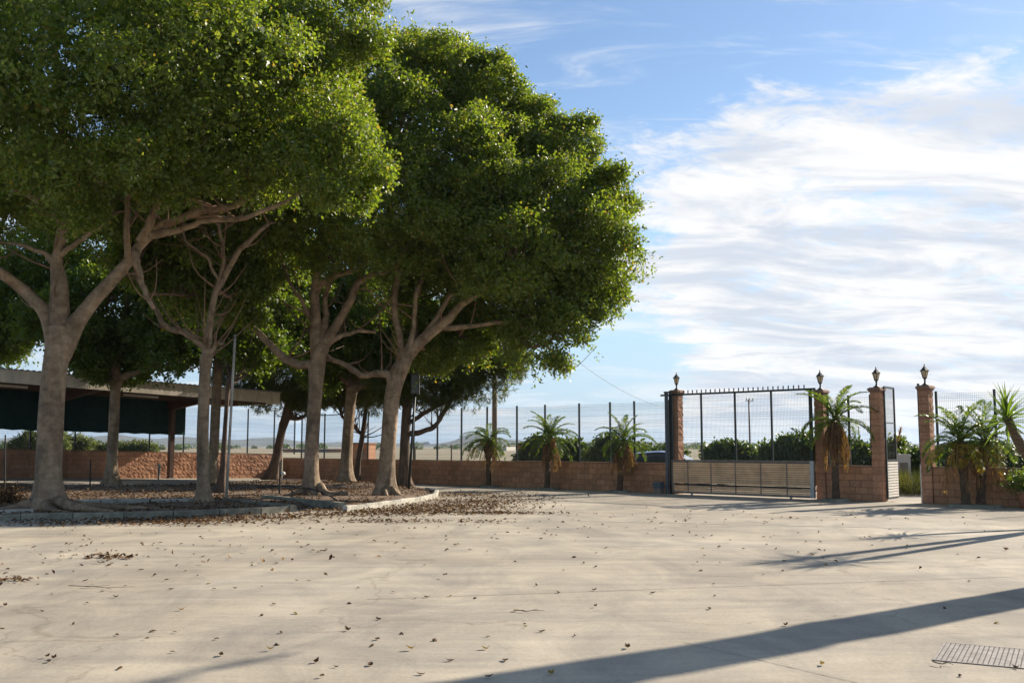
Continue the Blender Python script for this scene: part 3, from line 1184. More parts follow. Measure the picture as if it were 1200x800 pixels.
def leaf_quads(pos, axis, nrm, length, width, fold=0.25, sharp=0.5):
    """diamond leaves folded along the midrib"""
    axis = unit(axis)
    side = unit(np.cross(axis, nrm))
    up = np.cross(side, axis)
    l = length[:, None]
    w = width[:, None]
    b = pos
    t = pos + axis * l
    mid = pos + axis * l * sharp + up * w * fold
    return np.stack([b, mid + side * w * .5, t, mid - side * w * .5], axis=1)


def foliage(lobes, dens, leaf_len, leaf_w, seed, per=11, needle=False, spread=.17, core=0, spray=0):
    """lobes: list of (centre, radii). Sprigs of leaves on an uneven shell of every lobe."""
    r = np.random.default_rng(seed)
    allP, allN = [], []
    cs = np.array([c for c, _ in lobes])
    rs = np.array([q for _, q in lobes])
    for i, (c, rad) in enumerate(lobes):
        area = 4 * math.pi * ((rad[0] * rad[1]) ** 1.6 / 3 + (rad[0] * rad[2]) ** 1.6 / 3 + (rad[1] * rad[2]) ** 1.6 / 3) ** (1 / 1.6)
        # tufts sitting on an uneven shell
        rb0 = min(.8, max(.14, rad.mean() * .40))
        nb_ = max(8, int(area / (rb0 * rb0 * 1.45)))
        bd = unit(r.normal(size=(nb_, 3)))
        bc = c + bd * rad
        nz = vnoise(bc, 2.0 / max(.9, rad.mean() * .55), seed)
        shell = .84 + .20 * nz - .26 * r.beta(1.0, 3.0, nb_)
        bc = c + bd * rad * shell[:, None]
        rb = rb0 * r.uniform(.6, 1.25, nb_)
        ok = (nz > -.95) & ~((bd[:, 2] < -.5) & (r.random(nb_) < .35))
        q = np.min(np.where(np.arange(len(cs))[None, :] == i, 9, np.linalg.norm((bc[:, None, :] - cs[None]) / rs[None], axis=2)), axis=1)
        ok &= (q > .72) | (r.random(nb_) < .07)
        bc, rb, bd = bc[ok], rb[ok], bd[ok]
        if not len(bc):
            continue
        cnt = np.maximum(3, (area * dens / nb_ * (rb / rb0) ** 2 * 1.15).astype(int))
        k = np.repeat(np.arange(len(bc)), cnt)
        d = unit(r.normal(size=(len(k), 3)) + bd[k] * .85 + np.array((0, 0, .35)))
        P = bc[k] + d * (rb[k] * (1.0 - .5 * r.beta(1.0, 3.0, len(k))))[:, None] * np.array((1.1, 1.1, .8))
        allP.append(P)
        allN.append(d)
    P = np.concatenate(allP)
    D = np.concatenate(allN)
    n = len(P)
    if needle:
        per = 16
        ax = unit(D * .6 + r.normal(size=(n, 3)) * .6 + np.array((0, 0, -.25)))
        LP = np.repeat(P, per, 0) + np.repeat(ax, per, 0) * r.uniform(0, .28, (n * per, 1))
        LA = unit(np.repeat(ax, per, 0) * 1.0 + r.normal(size=(n * per, 3)) * .55)
        LN = r.normal(size=(n * per, 3))
        return leaf_quads(LP, LA, LN, r.uniform(.16, .27, n * per), r.uniform(.016, .026, n * per), 0.0), P
    ax = unit(D * .8 + r.normal(size=(n, 3)) * .55 + np.array((0, 0, .12)))
    LP = np.repeat(P, per, 0) + np.repeat(ax, per, 0) * r.uniform(-.22, .22, (n * per, 1)) + r.normal(size=(n * per, 3)) * spread * .45
    LA = unit(np.repeat(ax, per, 0) * .55 + r.normal(size=(n * per, 3)) * .8 + np.array((0, 0, -.15)))
    LN = unit(np.repeat(D, per, 0) * .4 + r.normal(size=(n * per, 3)) * .55 + np.array((0, 0, .35)))
    s = r.uniform(.7, 1.15, n * per)
    out = leaf_quads(LP, LA, LN, leaf_len * s, leaf_w * s * r.uniform(.85, 1.15, n * per))
    # ragged sprays that reach out past the skin
    ns = int(n * .030)
    if ns and spray:
        idx = r.integers(0, n, ns)
        k = 15
        dv = unit(D[idx] * .9 + r.normal(size=(ns, 3)) * .45 + np.array((0, 0, .05)))
        ln = r.uniform(.3, .95, ns) * spray
        t = r.random((ns, k)) ** .8
        base = P[idx][:, None, :] + dv[:, None, :] * (ln[:, None] * t)[:, :, None] + np.array((0, 0, -1.0)) * (.22 * ln[:, None] * t * t)[:, :, None]
        SP = (base + r.normal(size=(ns, k, 3)) * .05).reshape(-1, 3)
        SA = unit(np.repeat(dv, k, 0) * .7 + r.normal(size=(ns * k, 3)) * .7)
        SN = unit(r.normal(size=(ns * k, 3)) * .6 + np.array((0, 0, .5)))
        q = r.uniform(.7, 1.1, ns * k)
        out = np.concatenate([out, leaf_quads(SP, SA, SN, leaf_len * q, leaf_w * q)])
    if core:
        CP = []
        for c, rad in lobes:
            k = int(4 * math.pi * rad[0] ** 2 * .42 * core)
            d = unit(r.normal(size=(k, 3)))
            CP.append(c + d * rad * r.uniform(.42, .72, (k, 1)))
        CP = np.concatenate(CP)
        k = len(CP)
        out = np.concatenate([out, leaf_quads(CP, r.normal(size=(k, 3)), r.normal(size=(k, 3)), r.uniform(.2, .3, k), r.uniform(.12, .17, k))])
    return out, P


def make_tree(name, label, base_px, Y, zb, trunk_px, trunk_r, limbs, lobes_px, seed, group,
              dens=24, leaf_len=.14, leaf_w=.08, needle=False, bark='bark', flare=1.6, leafmat='leaf', roots=(), squash=.92, per=9):
    """pixel columns/rows of the photograph are turned into metres at the tree's own distance Y"""
    r = random.Random(seed)
    B = at_y(base_px[0], base_px[1], Y)
    B[2] = zb
    e = empty(name, B, label, 'tree', group)

    def loc(px, py, d=0.0):
        return at_y(px, py, Y + d) - B
    m_per_px = Y / F
    # trunk
    tp = [np.array((0, 0, -.05))] + [loc(*q) for q in trunk_px]
    n = 26
    cl = spline(tp, n)
    rad = []
    for i in range(n):
        t = i / (n - 1)
        h = cl[i][2]
        rr = np.interp(t, np.linspace(0, 1, len(trunk_r)), trunk_r) * m_per_px / 2
        rr *= .84 + (flare - 1) * math.exp(-max(h, 0) / .28)
        if t > .9:
            rr *= math.sqrt(max(.03, 1 - ((t - .9) / .1) ** 2))
        rad.append(rr)
    ph = [r.uniform(0, 6.28) for _ in range(4)]

    def mod(i, a, p):
        k = math.exp(-max(p.z, 0) / .55)
        return 1 + .20 * k * math.sin(5 * a + ph[0]) + .05 * math.sin(3 * a + ph[1] + p.z * .8) + .03 * math.sin(7 * a + ph[2] - p.z * 1.7)
    tr = MB().tube(cl, rad, 20, mod).build('trunk', M[bark], e, True)
    for rt in roots:
        pts = [np.array(q) for q in rt[0]]
        MB().tube(spline(pts, 10), list(np.linspace(rt[1], rt[2], 10)), 9,
                  lambda i, a, p: 1 + .12 * math.sin(3 * a + i)).build('root', M[bark], tr, True)
    nodes = []
    for L_, r0, r1 in limbs:
        ctl = [loc(*q) for q in L_]
        dist = [np.linalg.norm(c - ctl[0]) for c in cl]
        kk = int(np.argmin(dist))
        if dist[kk] < 1.3 and kk > 12:
            # the limb grows out of the trunk: it starts on the trunk axis, lower down
            low = cl[max(4, kk - 5)]
            r_low = rad[max(4, kk - 5)] * .86
            pts = spline([low] + ctl, 20)
            seg = 20 / (len(ctl))
            rr = []
            for i in range(20):
                lim = np.interp(i / 19, (0, 1), (r0, r1)) * m_per_px / 2
                w = float(1 - sst(i / seg, .35, 1.9))
                rr.append(lim * (1 - w) + max(r_low, lim) * w)
        else:
            pts = spline(ctl, 18)
            rr = [np.interp(i / 17, (0, 1), (r0, r1)) * m_per_px / 2 for i in range(18)]
        f1 = r.uniform(0, 6)
        jit = np.cumsum(np.array([[r.gauss(0, 1) for _ in range(3)] for _ in pts]), axis=0)
        jit -= np.linspace(jit[0], jit[-1], len(pts))
        pts = [q + jit[i] * .022 * min(1, i / 5) for i, q in enumerate(pts)]
        kn = [1 + (.16 if r.random() < .18 and i > 5 else 0) for i in range(len(pts))]
        rr = [a * b for a, b in zip(rr, kn)]
        MB().tube(pts, rr, 10, lambda i, a, p: 1 + .08 * math.sin(2 * a + i * .6 + f1)).build('limb', M[bark], e, True)
        nodes += [(q, w) for q, w in zip(pts[4:], rr[4:])]
    if not nodes:
        nodes = [(q, w) for q, w in zip(cl[18:], rad[18:])]
    lobes = []
    for q in lobes_px:
        px, py, rp = q[:3]
        d = q[3] if len(q) > 3 else 0
        R0 = rp * m_per_px
        lobes.append((loc(px, py, d), np.array((R0, R0 * 1.0, R0 * squash))))
    # branches from limbs to lobes and out to the skin
    tw = MB()
    for _ in range(46):
        q, w = nodes[r.randrange(len(nodes))]
        v = np.array((r.gauss(0, .8), r.gauss(0, .8), abs(r.gauss(.7, .5))))
        v /= np.linalg.norm(v)
        ln = r.uniform(.7, 2.2)
        mid = q + v * ln * .5 + np.array((r.uniform(-.15, .15), r.uniform(-.15, .15), -.06))
        tw.tube(spline([q, mid, q + v * ln + np.array((0, 0, .2))], 6), list(np.linspace(min(.035, w * .45), .006, 6)), 5, cap=False)
    NP = np.array([q for q, _ in nodes])
    for c, rad_ in lobes:
        k = int(np.argmin(np.linalg.norm(NP - c, axis=1) + .9 * np.maximum(0, NP[:, 2] - c[2])))
        a = nodes[k][0]
        w0 = min(nodes[k][1] * .7, .09)
        mid = (a + c) / 2 + np.array((r.uniform(-.25, .25), r.uniform(-.25, .25), r.uniform(-.3, .1)))
        br = spline([a, mid, c], 8)
        tw.tube(br, list(np.linspace(w0, max(.025, w0 * .4), 8)), 6, cap=False)
        for _ in range(16):
            v = np.array((r.gauss(0, 1), r.gauss(0, 1), r.gauss(0.2, 1)))
            v /= np.linalg.norm(v)
            end = c + v * rad_ * r.uniform(.7, 1.0)
            st = br[r.randint(3, 7)]
            md = (st + end) / 2 + np.array((r.uniform(-.2, .2), r.uniform(-.2, .2), r.uniform(-.05, .3)))
            tw.tube(spline([st, md, end], 5), list(np.linspace(w0 * .38, .007, 5)), 4, cap=False)
    tag(tw.build('branches', M['branch' if bark == 'bark' else bark], e, True), kind='stuff')
    fl = []
    rr_ = np.random.default_rng(seed + 900)
    for c, rad_ in lobes:
        R0 = rad_[0]
        if R0 < .9:
            fl.append((c, rad_))
            continue
        fl.append((c, rad_ * .74))
        nk = 9
        for k in range(nk):
            zc = 1 - 2 * (k + .5) / nk
            a = k * 2.39996 + rr_.uniform(0, .8)
            v = np.array((math.sqrt(1 - zc * zc) * math.cos(a), math.sqrt(1 - zc * zc) * math.sin(a), zc)) + rr_.normal(size=3) * .18
            q = rr_.uniform(.30, .50)
            fl.append((c + v * rad_ * (1.02 - q * rr_.uniform(.45, .9)), rad_ * q * np.array((1.1, 1.1, .85))))
    lobes = fl
    Qd, _ = foliage(lobes, dens * .66, leaf_len, leaf_w, seed, per, needle, core=0 if needle else 9, spray=1.0)
    LEAVES.append(len(Qd))
    cr = link('crown', quads_mesh('crown', Qd), e, M['needle' if needle else leafmat])
    return e


LEAVES = []
GA = 'old ficus trees in the soil bed'
bz = lambda px, py, Y: hz(*at_y(px, py, Y)[:2])

# nearest tree at the left
Y1 = 24.6
make_tree('ficus_tree', 'biggest pale ficus at far left, forking wide, roots spreading', (58, 594), Y1, bz(58, 594, Y1) - .02,
          [(57, 560), (60, 500), (64, 440), (70, 395), (72, 378)], [40, 34, 34, 33, 34, 36],
          [([(62, 396), (50, 362), (28, 338), (0, 318, -.5), (-50, 285, -1), (-110, 240, -1)], 18, 8),
           ([(66, 392), (66, 345), (67, 300), (75, 235), (78, 180), (70, 110, .5), (60, 40, .5)], 17, 7),
           ([(82, 392), (100, 362), (128, 328), (150, 302), (162, 285), (185, 266), (230, 246), (275, 238, -.5), (330, 200, -1)], 20, 6),
           ([(150, 302), (151, 275), (150, 240), (158, 200), (175, 140)], 9, 4),
           ([(165, 284), (178, 258), (185, 235), (210, 180), (250, 110, -.8)], 13, 5),
           ([(176, 276), (210, 268), (250, 258), (300, 252, -1), (370, 215, -1.5)], 10, 4),
           ([(158, 293), (165, 330), (180, 362)], 8, 5),
           ([(71, 300), (85, 285), (110, 268), (135, 250, .8)], 7, 3),
           ([(71, 260), (50, 240), (25, 225), (-20, 215, 1)], 9, 4),
           ([(68, 320), (52, 300), (20, 285), (-10, 283, 1.5)], 7, 3)],
          [(300, 112, 95, -1.5), (384, 190, 62, -1.8), (388, 62, 62, -.5), (200, 60, 115, -3), (60, 70, 120, -3.2), (-80, 90, 140, -1),
           (175, 168, 78, -2.5), (60, 168, 78, -3), (290, 192, 60, -1), (330, 20, 90, 0), (150, -60, 130, 0), (320, -70, 110, 1),
           (-60, 220, 95, 1), (20, -60, 130, 2), (120, 215, 75, 3), (240, 190, 80, 3.5), (20, 210, 80, 4), (230, 60, 110, 4), (360, 120, 85, 3)],
          101, GA, leaf_len=.108, leaf_w=.062, per=13, dens=27, flare=1.75,
          roots=[([(.3, -.25, .25), (.8, -.5, .10), (1.5, -.7, .03), (2.3, -.85, -.02)], .15, .04),
                 ([(.25, .1, .2), (.9, .15, .10), (1.9, .1, .04), (3.0, .0, 0.0), (3.9, -.1, -.03)], .13, .03),
                 ([(-.25, -.2, .2), (-.7, -.4, .07), (-1.3, -.3, 0), (-2, -.4, -.03)], .14, .03),
                 ([(.05, -.35, .2), (.35, -.75, .05), (.9, -1.0, 0), (1.6, -1.05, -.04)], .11, .03),
                 ([(-.3, .1, .2), (-.9, .25, .06), (-1.7, .2, 0)], .12, .03)])

Y3 = 27.8
make_tree('ficus_tree', 'slender pale ficus beside the tall thin steel pole', (238, 586), Y3, bz(238, 586, Y3) - .02,
          [(238, 560), (238, 500), (240, 440), (241, 412)], [19, 16, 16, 15, 16],
          [([(239, 416), (232, 402), (218, 392), (192, 382), (172, 350), (158, 318)], 10, 5),
           ([(241, 416), (244, 385), (250, 350), (262, 325), (280, 295), (315, 262)], 11, 5),
           ([(243, 416), (250, 405), (262, 402)], 7, 4),
           ([(252, 345), (262, 300), (250, 250)], 6, 3),
           ([(258, 330), (240, 305), (216, 285), (214, 262)], 4, 2)],
          [(250, 270, 62, 2.5), (185, 312, 50, 3), (312, 250, 62, 2), (230, 205, 70, 3), (300, 190, 70, 3), (220, 350, 36, 2.5), (280, 345, 42, 3), (165, 255, 55, 3)],
          103, GA, dens=22, flare=1.4)

Y7 = 31.9
make_tree('ficus_tree', 'ficus with long low limb reaching left and a cut root', (366, 578), Y7, bz(366, 578, Y7) - .02,
          [(365, 550), (367, 500), (370, 450), (373, 418), (374, 402)], [24, 20, 19, 19, 22, 23],
          [([(366, 432), (345, 430), (318, 415), (292, 388), (270, 358), (262, 330, .5)], 12, 5),
           ([(370, 408), (369, 375), (366, 340), (372, 310), (378, 260), (385, 200)], 15, 5),
           ([(369, 340), (385, 325), (405, 317), (420, 312), (450, 280, -.5)], 9, 4),
           ([(378, 408), (392, 385), (404, 362), (412, 350), (420, 335), (440, 322), (458, 315), (500, 260, -.7)], 14, 4),
           ([(378, 400), (383, 370), (382, 345), (395, 300), (430, 220)], 9, 4),
           ([(382, 402), (398, 392), (420, 388), (440, 390)], 8, 3),
           ([(368, 380), (355, 355), (340, 330), (318, 280, .8)], 6, 3)],
          [(428, 252, 72, -2), (355, 245, 70, 0), (470, 150, 82, -.5), (512, 86, 48, .5), (562, 112, 48, 1), (540, 190, 62, -1),
           (440, 100, 66, 1), (320, 290, 50, 2), (505, 250, 60, -1.2), (470, 292, 46, 1.2), (400, 170, 80, 2), (485, 75, 42, 2), (538, 98, 42, 1.5),
           (350, 160, 80, 3), (575, 175, 45, .5), (290, 320, 45, 2.5)],
          107, GA, leaf_len=.126, leaf_w=.071, per=10, dens=26, flare=1.45,
          roots=[([(.25, -.2, .35), (.45, -.35, .12), (.7, -.4, .05), (1.15, -.42, .09)], .12, .09),
                 ([(-.2, -.2, .2), (-.6, -.4, .03), (-1, -.5, -.03)], .1, .03)])

Y9 = 32.2
make_tree('ficus_tree', 'rightmost ficus by the curved pale kerb, broad lit crown', (452, 578), Y9, bz(452, 578, Y9) - .02,
          [(453, 555), (456, 510), (460, 465), (467, 437), (473, 425)], [27, 22, 21, 21, 24, 23],
          [([(468, 436), (485, 412), (505, 395), (525, 380), (542, 362), (575, 338, -.5), (620, 300, -.5), (665, 270)], 17, 5),
           ([(460, 446), (445, 440), (425, 441), (405, 430), (385, 420), (360, 385)], 10, 4),
           ([(470, 425), (466, 400), (460, 370), (468, 320), (490, 270, 1)], 11, 5),
           ([(476, 420), (486, 380), (490, 340), (510, 290, 1)], 8, 4),
           ([(520, 384), (545, 384), (570, 380), (600, 378), (650, 360, .5)], 7, 3),
           ([(480, 416), (510, 380), (528, 352), (545, 345), (570, 310, 1)], 8, 3),
           ([(600, 376), (630, 392), (655, 415), (665, 435)], 4, 2)],
          [(592, 292, 64, -1.4), (640, 232, 62, -.5), (655, 178, 46, .5), (622, 145, 40, 1), (690, 285, 50, -.3), (722, 305, 33, 0), (705, 225, 36, .5),
           (655, 345, 54, .3), (602, 362, 48, 1.0), (562, 318, 54, .3), (545, 395, 40, 2.2), (618, 408, 32, 0), (662, 388, 26, .2), (655, 425, 12, .2),
           (530, 290, 60, .5), (570, 225, 62, 1.5), (510, 345, 50, 1.5), (500, 400, 36, 1.8), (690, 345, 40, .8), (600, 170, 50, 2), (645, 300, 60, 2.5)],
          109, GA, leaf_len=.126, leaf_w=.071, per=10, dens=27, flare=1.4,
          roots=[([(.22, -.2, .25), (.4, -.4, .06), (.65, -.5, -.02)], .1, .04), ([(.0, -.3, .2), (.1, -.6, .03), (.2, -.8, -.03)], .09, .03)])

# trees further back
Y2 = 39.5
make_tree('ficus_tree', 'darker shaded ficus standing in front of the carport', (131, 566), Y2, bz(131, 566, Y2) - .02,
          [(131, 545), (133, 500), (135, 455), (136, 432)], [19, 15, 14, 14, 16],
          [([(136, 440), (128, 410), (120, 380), (110, 340)], 11, 5), ([(136, 440), (145, 400), (150, 360), (160, 300)], 11, 5),
           ([(138, 446), (155, 436), (175, 428), (200, 405)], 9, 4), ([(130, 446), (110, 430), (90, 415), (60, 390)], 8, 4)],
          [(130, 350, 62, 0), (70, 372, 45, -.5), (195, 385, 45, 0), (130, 285, 70, 1), (95, 412, 30, -1), (190, 425, 24, -1), (30, 350, 55, 1), (60, 300, 62, 1.5),
           (200, 320, 60, 1.5), (140, 412, 36, .5), (5, 400, 30, 1), (-30, 350, 60, 2)],
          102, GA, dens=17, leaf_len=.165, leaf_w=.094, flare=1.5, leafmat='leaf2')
Y4 = 40.5
make_tree('ficus_tree', 'reddish brown trunk just behind the slender pale ficus', (249, 565), Y4, bz(249, 565, Y4) - .02,
          [(250, 540), (252, 490), (255, 440), (256, 420)], [17, 13, 13, 13, 14],
          [([(256, 425), (268, 400), (290, 375), (320, 350)], 9, 4), ([(255, 425), (245, 395), (235, 360), (225, 320)], 9, 4), ([(256, 425), (260, 380), (262, 330)], 8, 4)],
          [(270, 375, 50, 0), (325, 385, 46, 0), (225, 385, 38, 0), (300, 320, 60, .5), (235, 320, 55, 1), (290, 412, 32, 0), (330, 330, 50, 1.5)],
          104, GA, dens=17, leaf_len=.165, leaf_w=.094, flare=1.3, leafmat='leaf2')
Y5 = 33.5
make_tree('small_tree', 'thin dark forked trunk beside the tall thin steel pole', (258, 577), Y5, bz(258, 577, Y5) - .02,
          [(261, 550), (264, 500), (267, 455), (268, 440)], [13, 8, 6, 6, 7],
          [([(268, 444), (276, 425), (285, 400)], 5, 2), ([(268, 444), (262, 425), (258, 395)], 5, 2)],
          [(285, 395, 36, 0), (255, 388, 32, 1), (305, 410, 22, 0)],
          105, None, dens=18, bark='darkbark', flare=1.8, leafmat='leaf2')
Y8 = 43.0
make_tree('ficus_tree', 'ficus standing back between the two forked front trunks', (405, 563), Y8, bz(405, 563, Y8) - .02,
          [(406, 540), (408, 500), (411, 465), (414, 448)], [20, 16, 15, 15, 17],
          [([(412, 452), (398, 440), (385, 425), (370, 400)], 9, 4), ([(416, 456), (432, 450), (448, 446), (470, 425)], 9, 4), ([(414, 450), (420, 410), (425, 370)], 11, 5)],
          [(410, 402, 42, 0), (450, 415, 36, 0), (375, 425, 34, 0), (440, 355, 55, .5), (385, 370, 48, 1), (480, 395, 36, .5), (430, 310, 55, 2)],
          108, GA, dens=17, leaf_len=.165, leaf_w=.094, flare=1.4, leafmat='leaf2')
GP = 'pines near the back wall'
Y6 = 48.5
make_tree('pine_tree', 'leaning dark pine at right end of the carport roof', (318, 560), Y6, bz(318, 560, Y6) - .02,
          [(323, 540), (329, 510), (336, 480), (345, 445), (350, 400)], [17, 12, 11, 10, 8, 6],
          [([(334, 492), (348, 492), (362, 486), (372, 468), (385, 440)], 6, 3), ([(338, 478), (325, 462), (305, 445)], 5, 2)],
          [(330, 440, 40, 0), (292, 448, 28, 0), (385, 445, 34, 0), (350, 400, 48, 0), (415, 452, 26, 0), (300, 405, 40, 1), (360, 462, 24, 0), (395, 400, 36, .5)],
          106, GP, dens=12, needle=True, bark='darkbark', flare=1.5)
Y10 = 42.0
make_tree('pine_tree', 'dark pine with curved bough behind the rightmost ficus', (474, 565), Y10, bz(474, 565, Y10) - .02,
          [(474, 545), (475, 510), (477, 480), (482, 440), (490, 400)], [17, 14, 13, 13, 11, 6],
          [([(477, 508), (492, 507), (508, 499), (518, 484), (530, 462), (545, 440)], 7, 3), ([(478, 496), (495, 486), (515, 474), (540, 462)], 6, 3), ([(477, 485), (465, 470), (450, 455)], 5, 2)],
          [(500, 448, 34, 0), (545, 438, 32, 0), (577, 446, 22, 0), (520, 405, 48, 0), (458, 452, 28, 0), (590, 418, 26, 0), (560, 460, 20, 0), (520, 468, 14, 0), (565, 400, 34, .5)],
          110, GP, dens=13, needle=True, bark='darkbark', flare=1.5)
Y11 = 46.0
make_tree('pine_tree', 'double-stemmed thin pine half hidden behind other trunks by the wall', (418, 559), Y11, bz(418, 559, Y11) - .02,
          [(420, 540), (424, 515), (427, 495), (430, 470)], [9, 7, 7, 6, 4],
          [([(424, 512), (415, 500), (404, 490), (398, 478), (392, 462)], 5, 2)],
          [(428, 452, 30, 0), (392, 452, 26, 0), (450, 440, 30, .5)],
          111, GP, dens=12, needle=True, bark='darkbark', flare=1.2)


# ------------------------------------------------------------------ palms
def frond_mesh(name, length, elev, droop, nl, leaf_l, seed, mt, w=.018, hang=.25, vee=.35):
    """one pinnate frond in the local x-z plane: rachis tube and two rows of leaflets"""
    r = np.random.default_rng(seed)
    n = 14
    pts = [np.zeros(3)]
    for i in range(n):
        t = i / n
        a = elev - droop * t ** 1.3
        pts.append(pts[-1] + np.array((math.cos(a), 0.03 * math.sin(i * .9 + seed), math.sin(a))) * length / n)
    mb = MB().tube(pts, list(np.linspace(.014, .003, n + 1) * (length / 1.1) ** .5), 5)
    me0 = mb
    V = []
    for i in range(nl):
        t = .14 + .86 * i / (nl - 1)
        f = t * n
        k = min(int(f), n - 1)
        p = pts[k] + (pts[k + 1] - pts[k]) * (f - k)
        d = unit(pts[k + 1] - pts[k])
        ll = leaf_l * (math.sin(math.pi * min(1, .18 + t * .80)) ** .6) * r.uniform(.85, 1.1)
        for s in (-1, 1):
            ax = d * (.45 + .5 * t) + np.array((0, s * 1.0, 0)) + np.array((0, 0, vee)) + r.normal(size=3) * .12
            ax = unit(ax)
            tip = p + ax * ll + np.array((0, 0, -hang * ll))
            mid = p + ax * ll * .5
            sd = unit(np.cross(ax, np.array((0, 0, 1.0)) + r.normal(size=3) * .3)) * w * .5 * (1 + .3 * r.random())
            V.append((p, mid + sd, tip, mid - sd))
    k0 = len(me0.v)
    for q in V:
        me0.add(q, [(0, 1, 2, 3)])
    me = me0.mesh(name)
    me.materials.append(mt)
    return me


def fronds_for(tag_, length, leaf_l, w, nl=34, mt=None, seed=0):
    mt = mt or M['frond']
    out = []
    for i, (el, dr) in enumerate(((1.35, .9), (1.05, 1.3), (.75, 1.5), (.45, 1.5), (.15, 1.4), (-.15, 1.2))):
        out.append([frond_mesh('frond', length * f, el, dr * dd, nl, leaf_l, seed + i * 7 + j, mt, w)
                    for j, (f, dd) in enumerate(((1.0, 1.0), (.9, 1.2)))])
    return out


FR = fronds_for('s', 1.15, .24, .026, nl=44, seed=1)
FRY = [frond_mesh('yellow_frond', 1.25, .15, 1.6, 34, .22, 70 + j, M['yellow_frond'], .024) for j in range(2)]
DEAD = [frond_mesh('dead_frond', .75 + .12 * j, -1.15 - .1 * j, .5, 22, .16, 80 + j, M['dead_frond'], .014, .6, -.1) for j in range(3)]


def palm(label, pos, h, lean, n, scale, seed, dead=9, yellow=0, fruit=False, trunk_r=.10, second=None, bulge=.19, FRs=None, group='small palms along the wall', top_el=0):
    r = random.Random(seed)
    FRs = FRs or FR
    e = empty('palm_tree', pos, label, 'palm', group)
    stems = [((0, 0), lean)] + ([second] if second else [])
    for (ox, oy), ln in stems:
        base = np.array((ox, oy, -.05))
        top = np.array((ox + ln[0], oy + ln[1], h))
        cl = spline([base, base * .5 + top * .5 + np.array((ln[0] * -.15, 0, 0)), top], 22)
        rd = [np.interp(i / 21, (0, .15, .62, .85, 1), (trunk_r * 1.25, trunk_r, trunk_r * .95, bulge, bulge * .55)) for i in range(22)]
        tr = MB().tube(cl, rd, 12, lambda i, a, p: 1 + .14 * math.sin(5 * a + i * 2.4) + .06 * math.sin(9 * a - i)).build('trunk', M['palm_trunk'], e)
        st = MB()
        for k in range(70):
            t = r.uniform(.12, .98)
            c = cl[int(t * 21)]
            rr = np.interp(t, (0, .15, .62, .85, 1), (trunk_r * 1.2, trunk_r, trunk_r * .95, bulge, bulge * .55))
            a = r.uniform(0, 6.28)
            d = np.array((math.cos(a), math.sin(a), 0))
            s = .05 + .10 * (t > .55)
            p0 = c + d * rr * .8
            p1 = p0 + d * s * .55 + np.array((0, 0, s))
            st.tube([p0, p1], [.022 + .012 * (t > .55), .008], 4)
        tag(st.build('leaf_bases', M['palm_trunk'], e), kind='stuff')
        for k in range(n):
            t = k / n
            ring = min(5, int(top_el + (6 - top_el) * t ** 1.05))
            me = r.choice(FRs[ring])
            o = link('frond', me, e)
            o.location = [float(c) for c in (top + np.array((0, 0, -.10 * t)))]
            o.rotation_euler = (r.uniform(-.12, .12), r.uniform(-.15, .15), k * 2.39996 + r.uniform(-.25, .25))
            s = scale * r.uniform(.85, 1.1)
            o.scale = (s, s, s)
        for k in range(dead):
            o = link('dead_frond', r.choice(DEAD), e)
            a = k * 2.4 + r.uniform(-.4, .4)
            o.location = [float(c) for c in (top + np.array((bulge * .7 * math.cos(a), bulge * .7 * math.sin(a), -.12)))]
            o.rotation_euler = (r.uniform(-.2, .2), r.uniform(-.15, .15), a)
            s = scale * r.uniform(.8, 1.35)
            o.scale = (s, s, s)
        for k in range(yellow):
            o = link('yellow_frond', r.choice(FRY), e)
            a = R(215) + k * .55 + r.uniform(-.2, .2)
            o.location = [float(c) for c in (top + np.array((0, 0, -.12)))]
            o.rotation_euler = (0, r.uniform(-.1, .2), a)
            o.scale = (scale, scale, scale)
    if fruit:
        fm = MB()
        c0 = np.array((lean[0] + .13, lean[1] - .16, h - .22))
        for k in range(90):
            v = np.array([r.gauss(0, 1) for _ in range(3)])
            v /= np.linalg.norm(v)
            p = c0 + v * np.array((.11, .11, .22)) * r.uniform(.6, 1)
            fm.lathe(p, [(.006, -.022), (.02, -.008), (.02, .010), (.006, .022)], 6)
        tag(fm.build('fruit_bunch', M['fruit'], e, True), kind='stuff')
    return e


def ring_collar(pos, r, label):
    m = MB()
    k = 20
    prof = [(r - .09, .0), (r - .085, .075), (r - .02, .08), (r, .0)]
    for q in range(len(prof)):
        for j in range(k):
            a = 2 * math.pi * j / k
            m.v.append((prof[q][0] * math.cos(a), prof[q][0] * math.sin(a), prof[q][1]))
    for q in range(len(prof) - 1):
        for j in range(k):
            m.f.append((q * k + j, (q + 1) * k + j, (q + 1) * k + (j + 1) % k, q * k + (j + 1) % k))
    o = m.build('planting_ring', M['kerb'])
    o.location = [float(c) for c in pos]
    tag(o, label, 'kerb ring', 'concrete rings round the small palms')


def wall_pos(px, off):
    q = on_line(px, 560, CW - off / Q * 1.0)
    return np.array((q[0], q[1], 0.0))


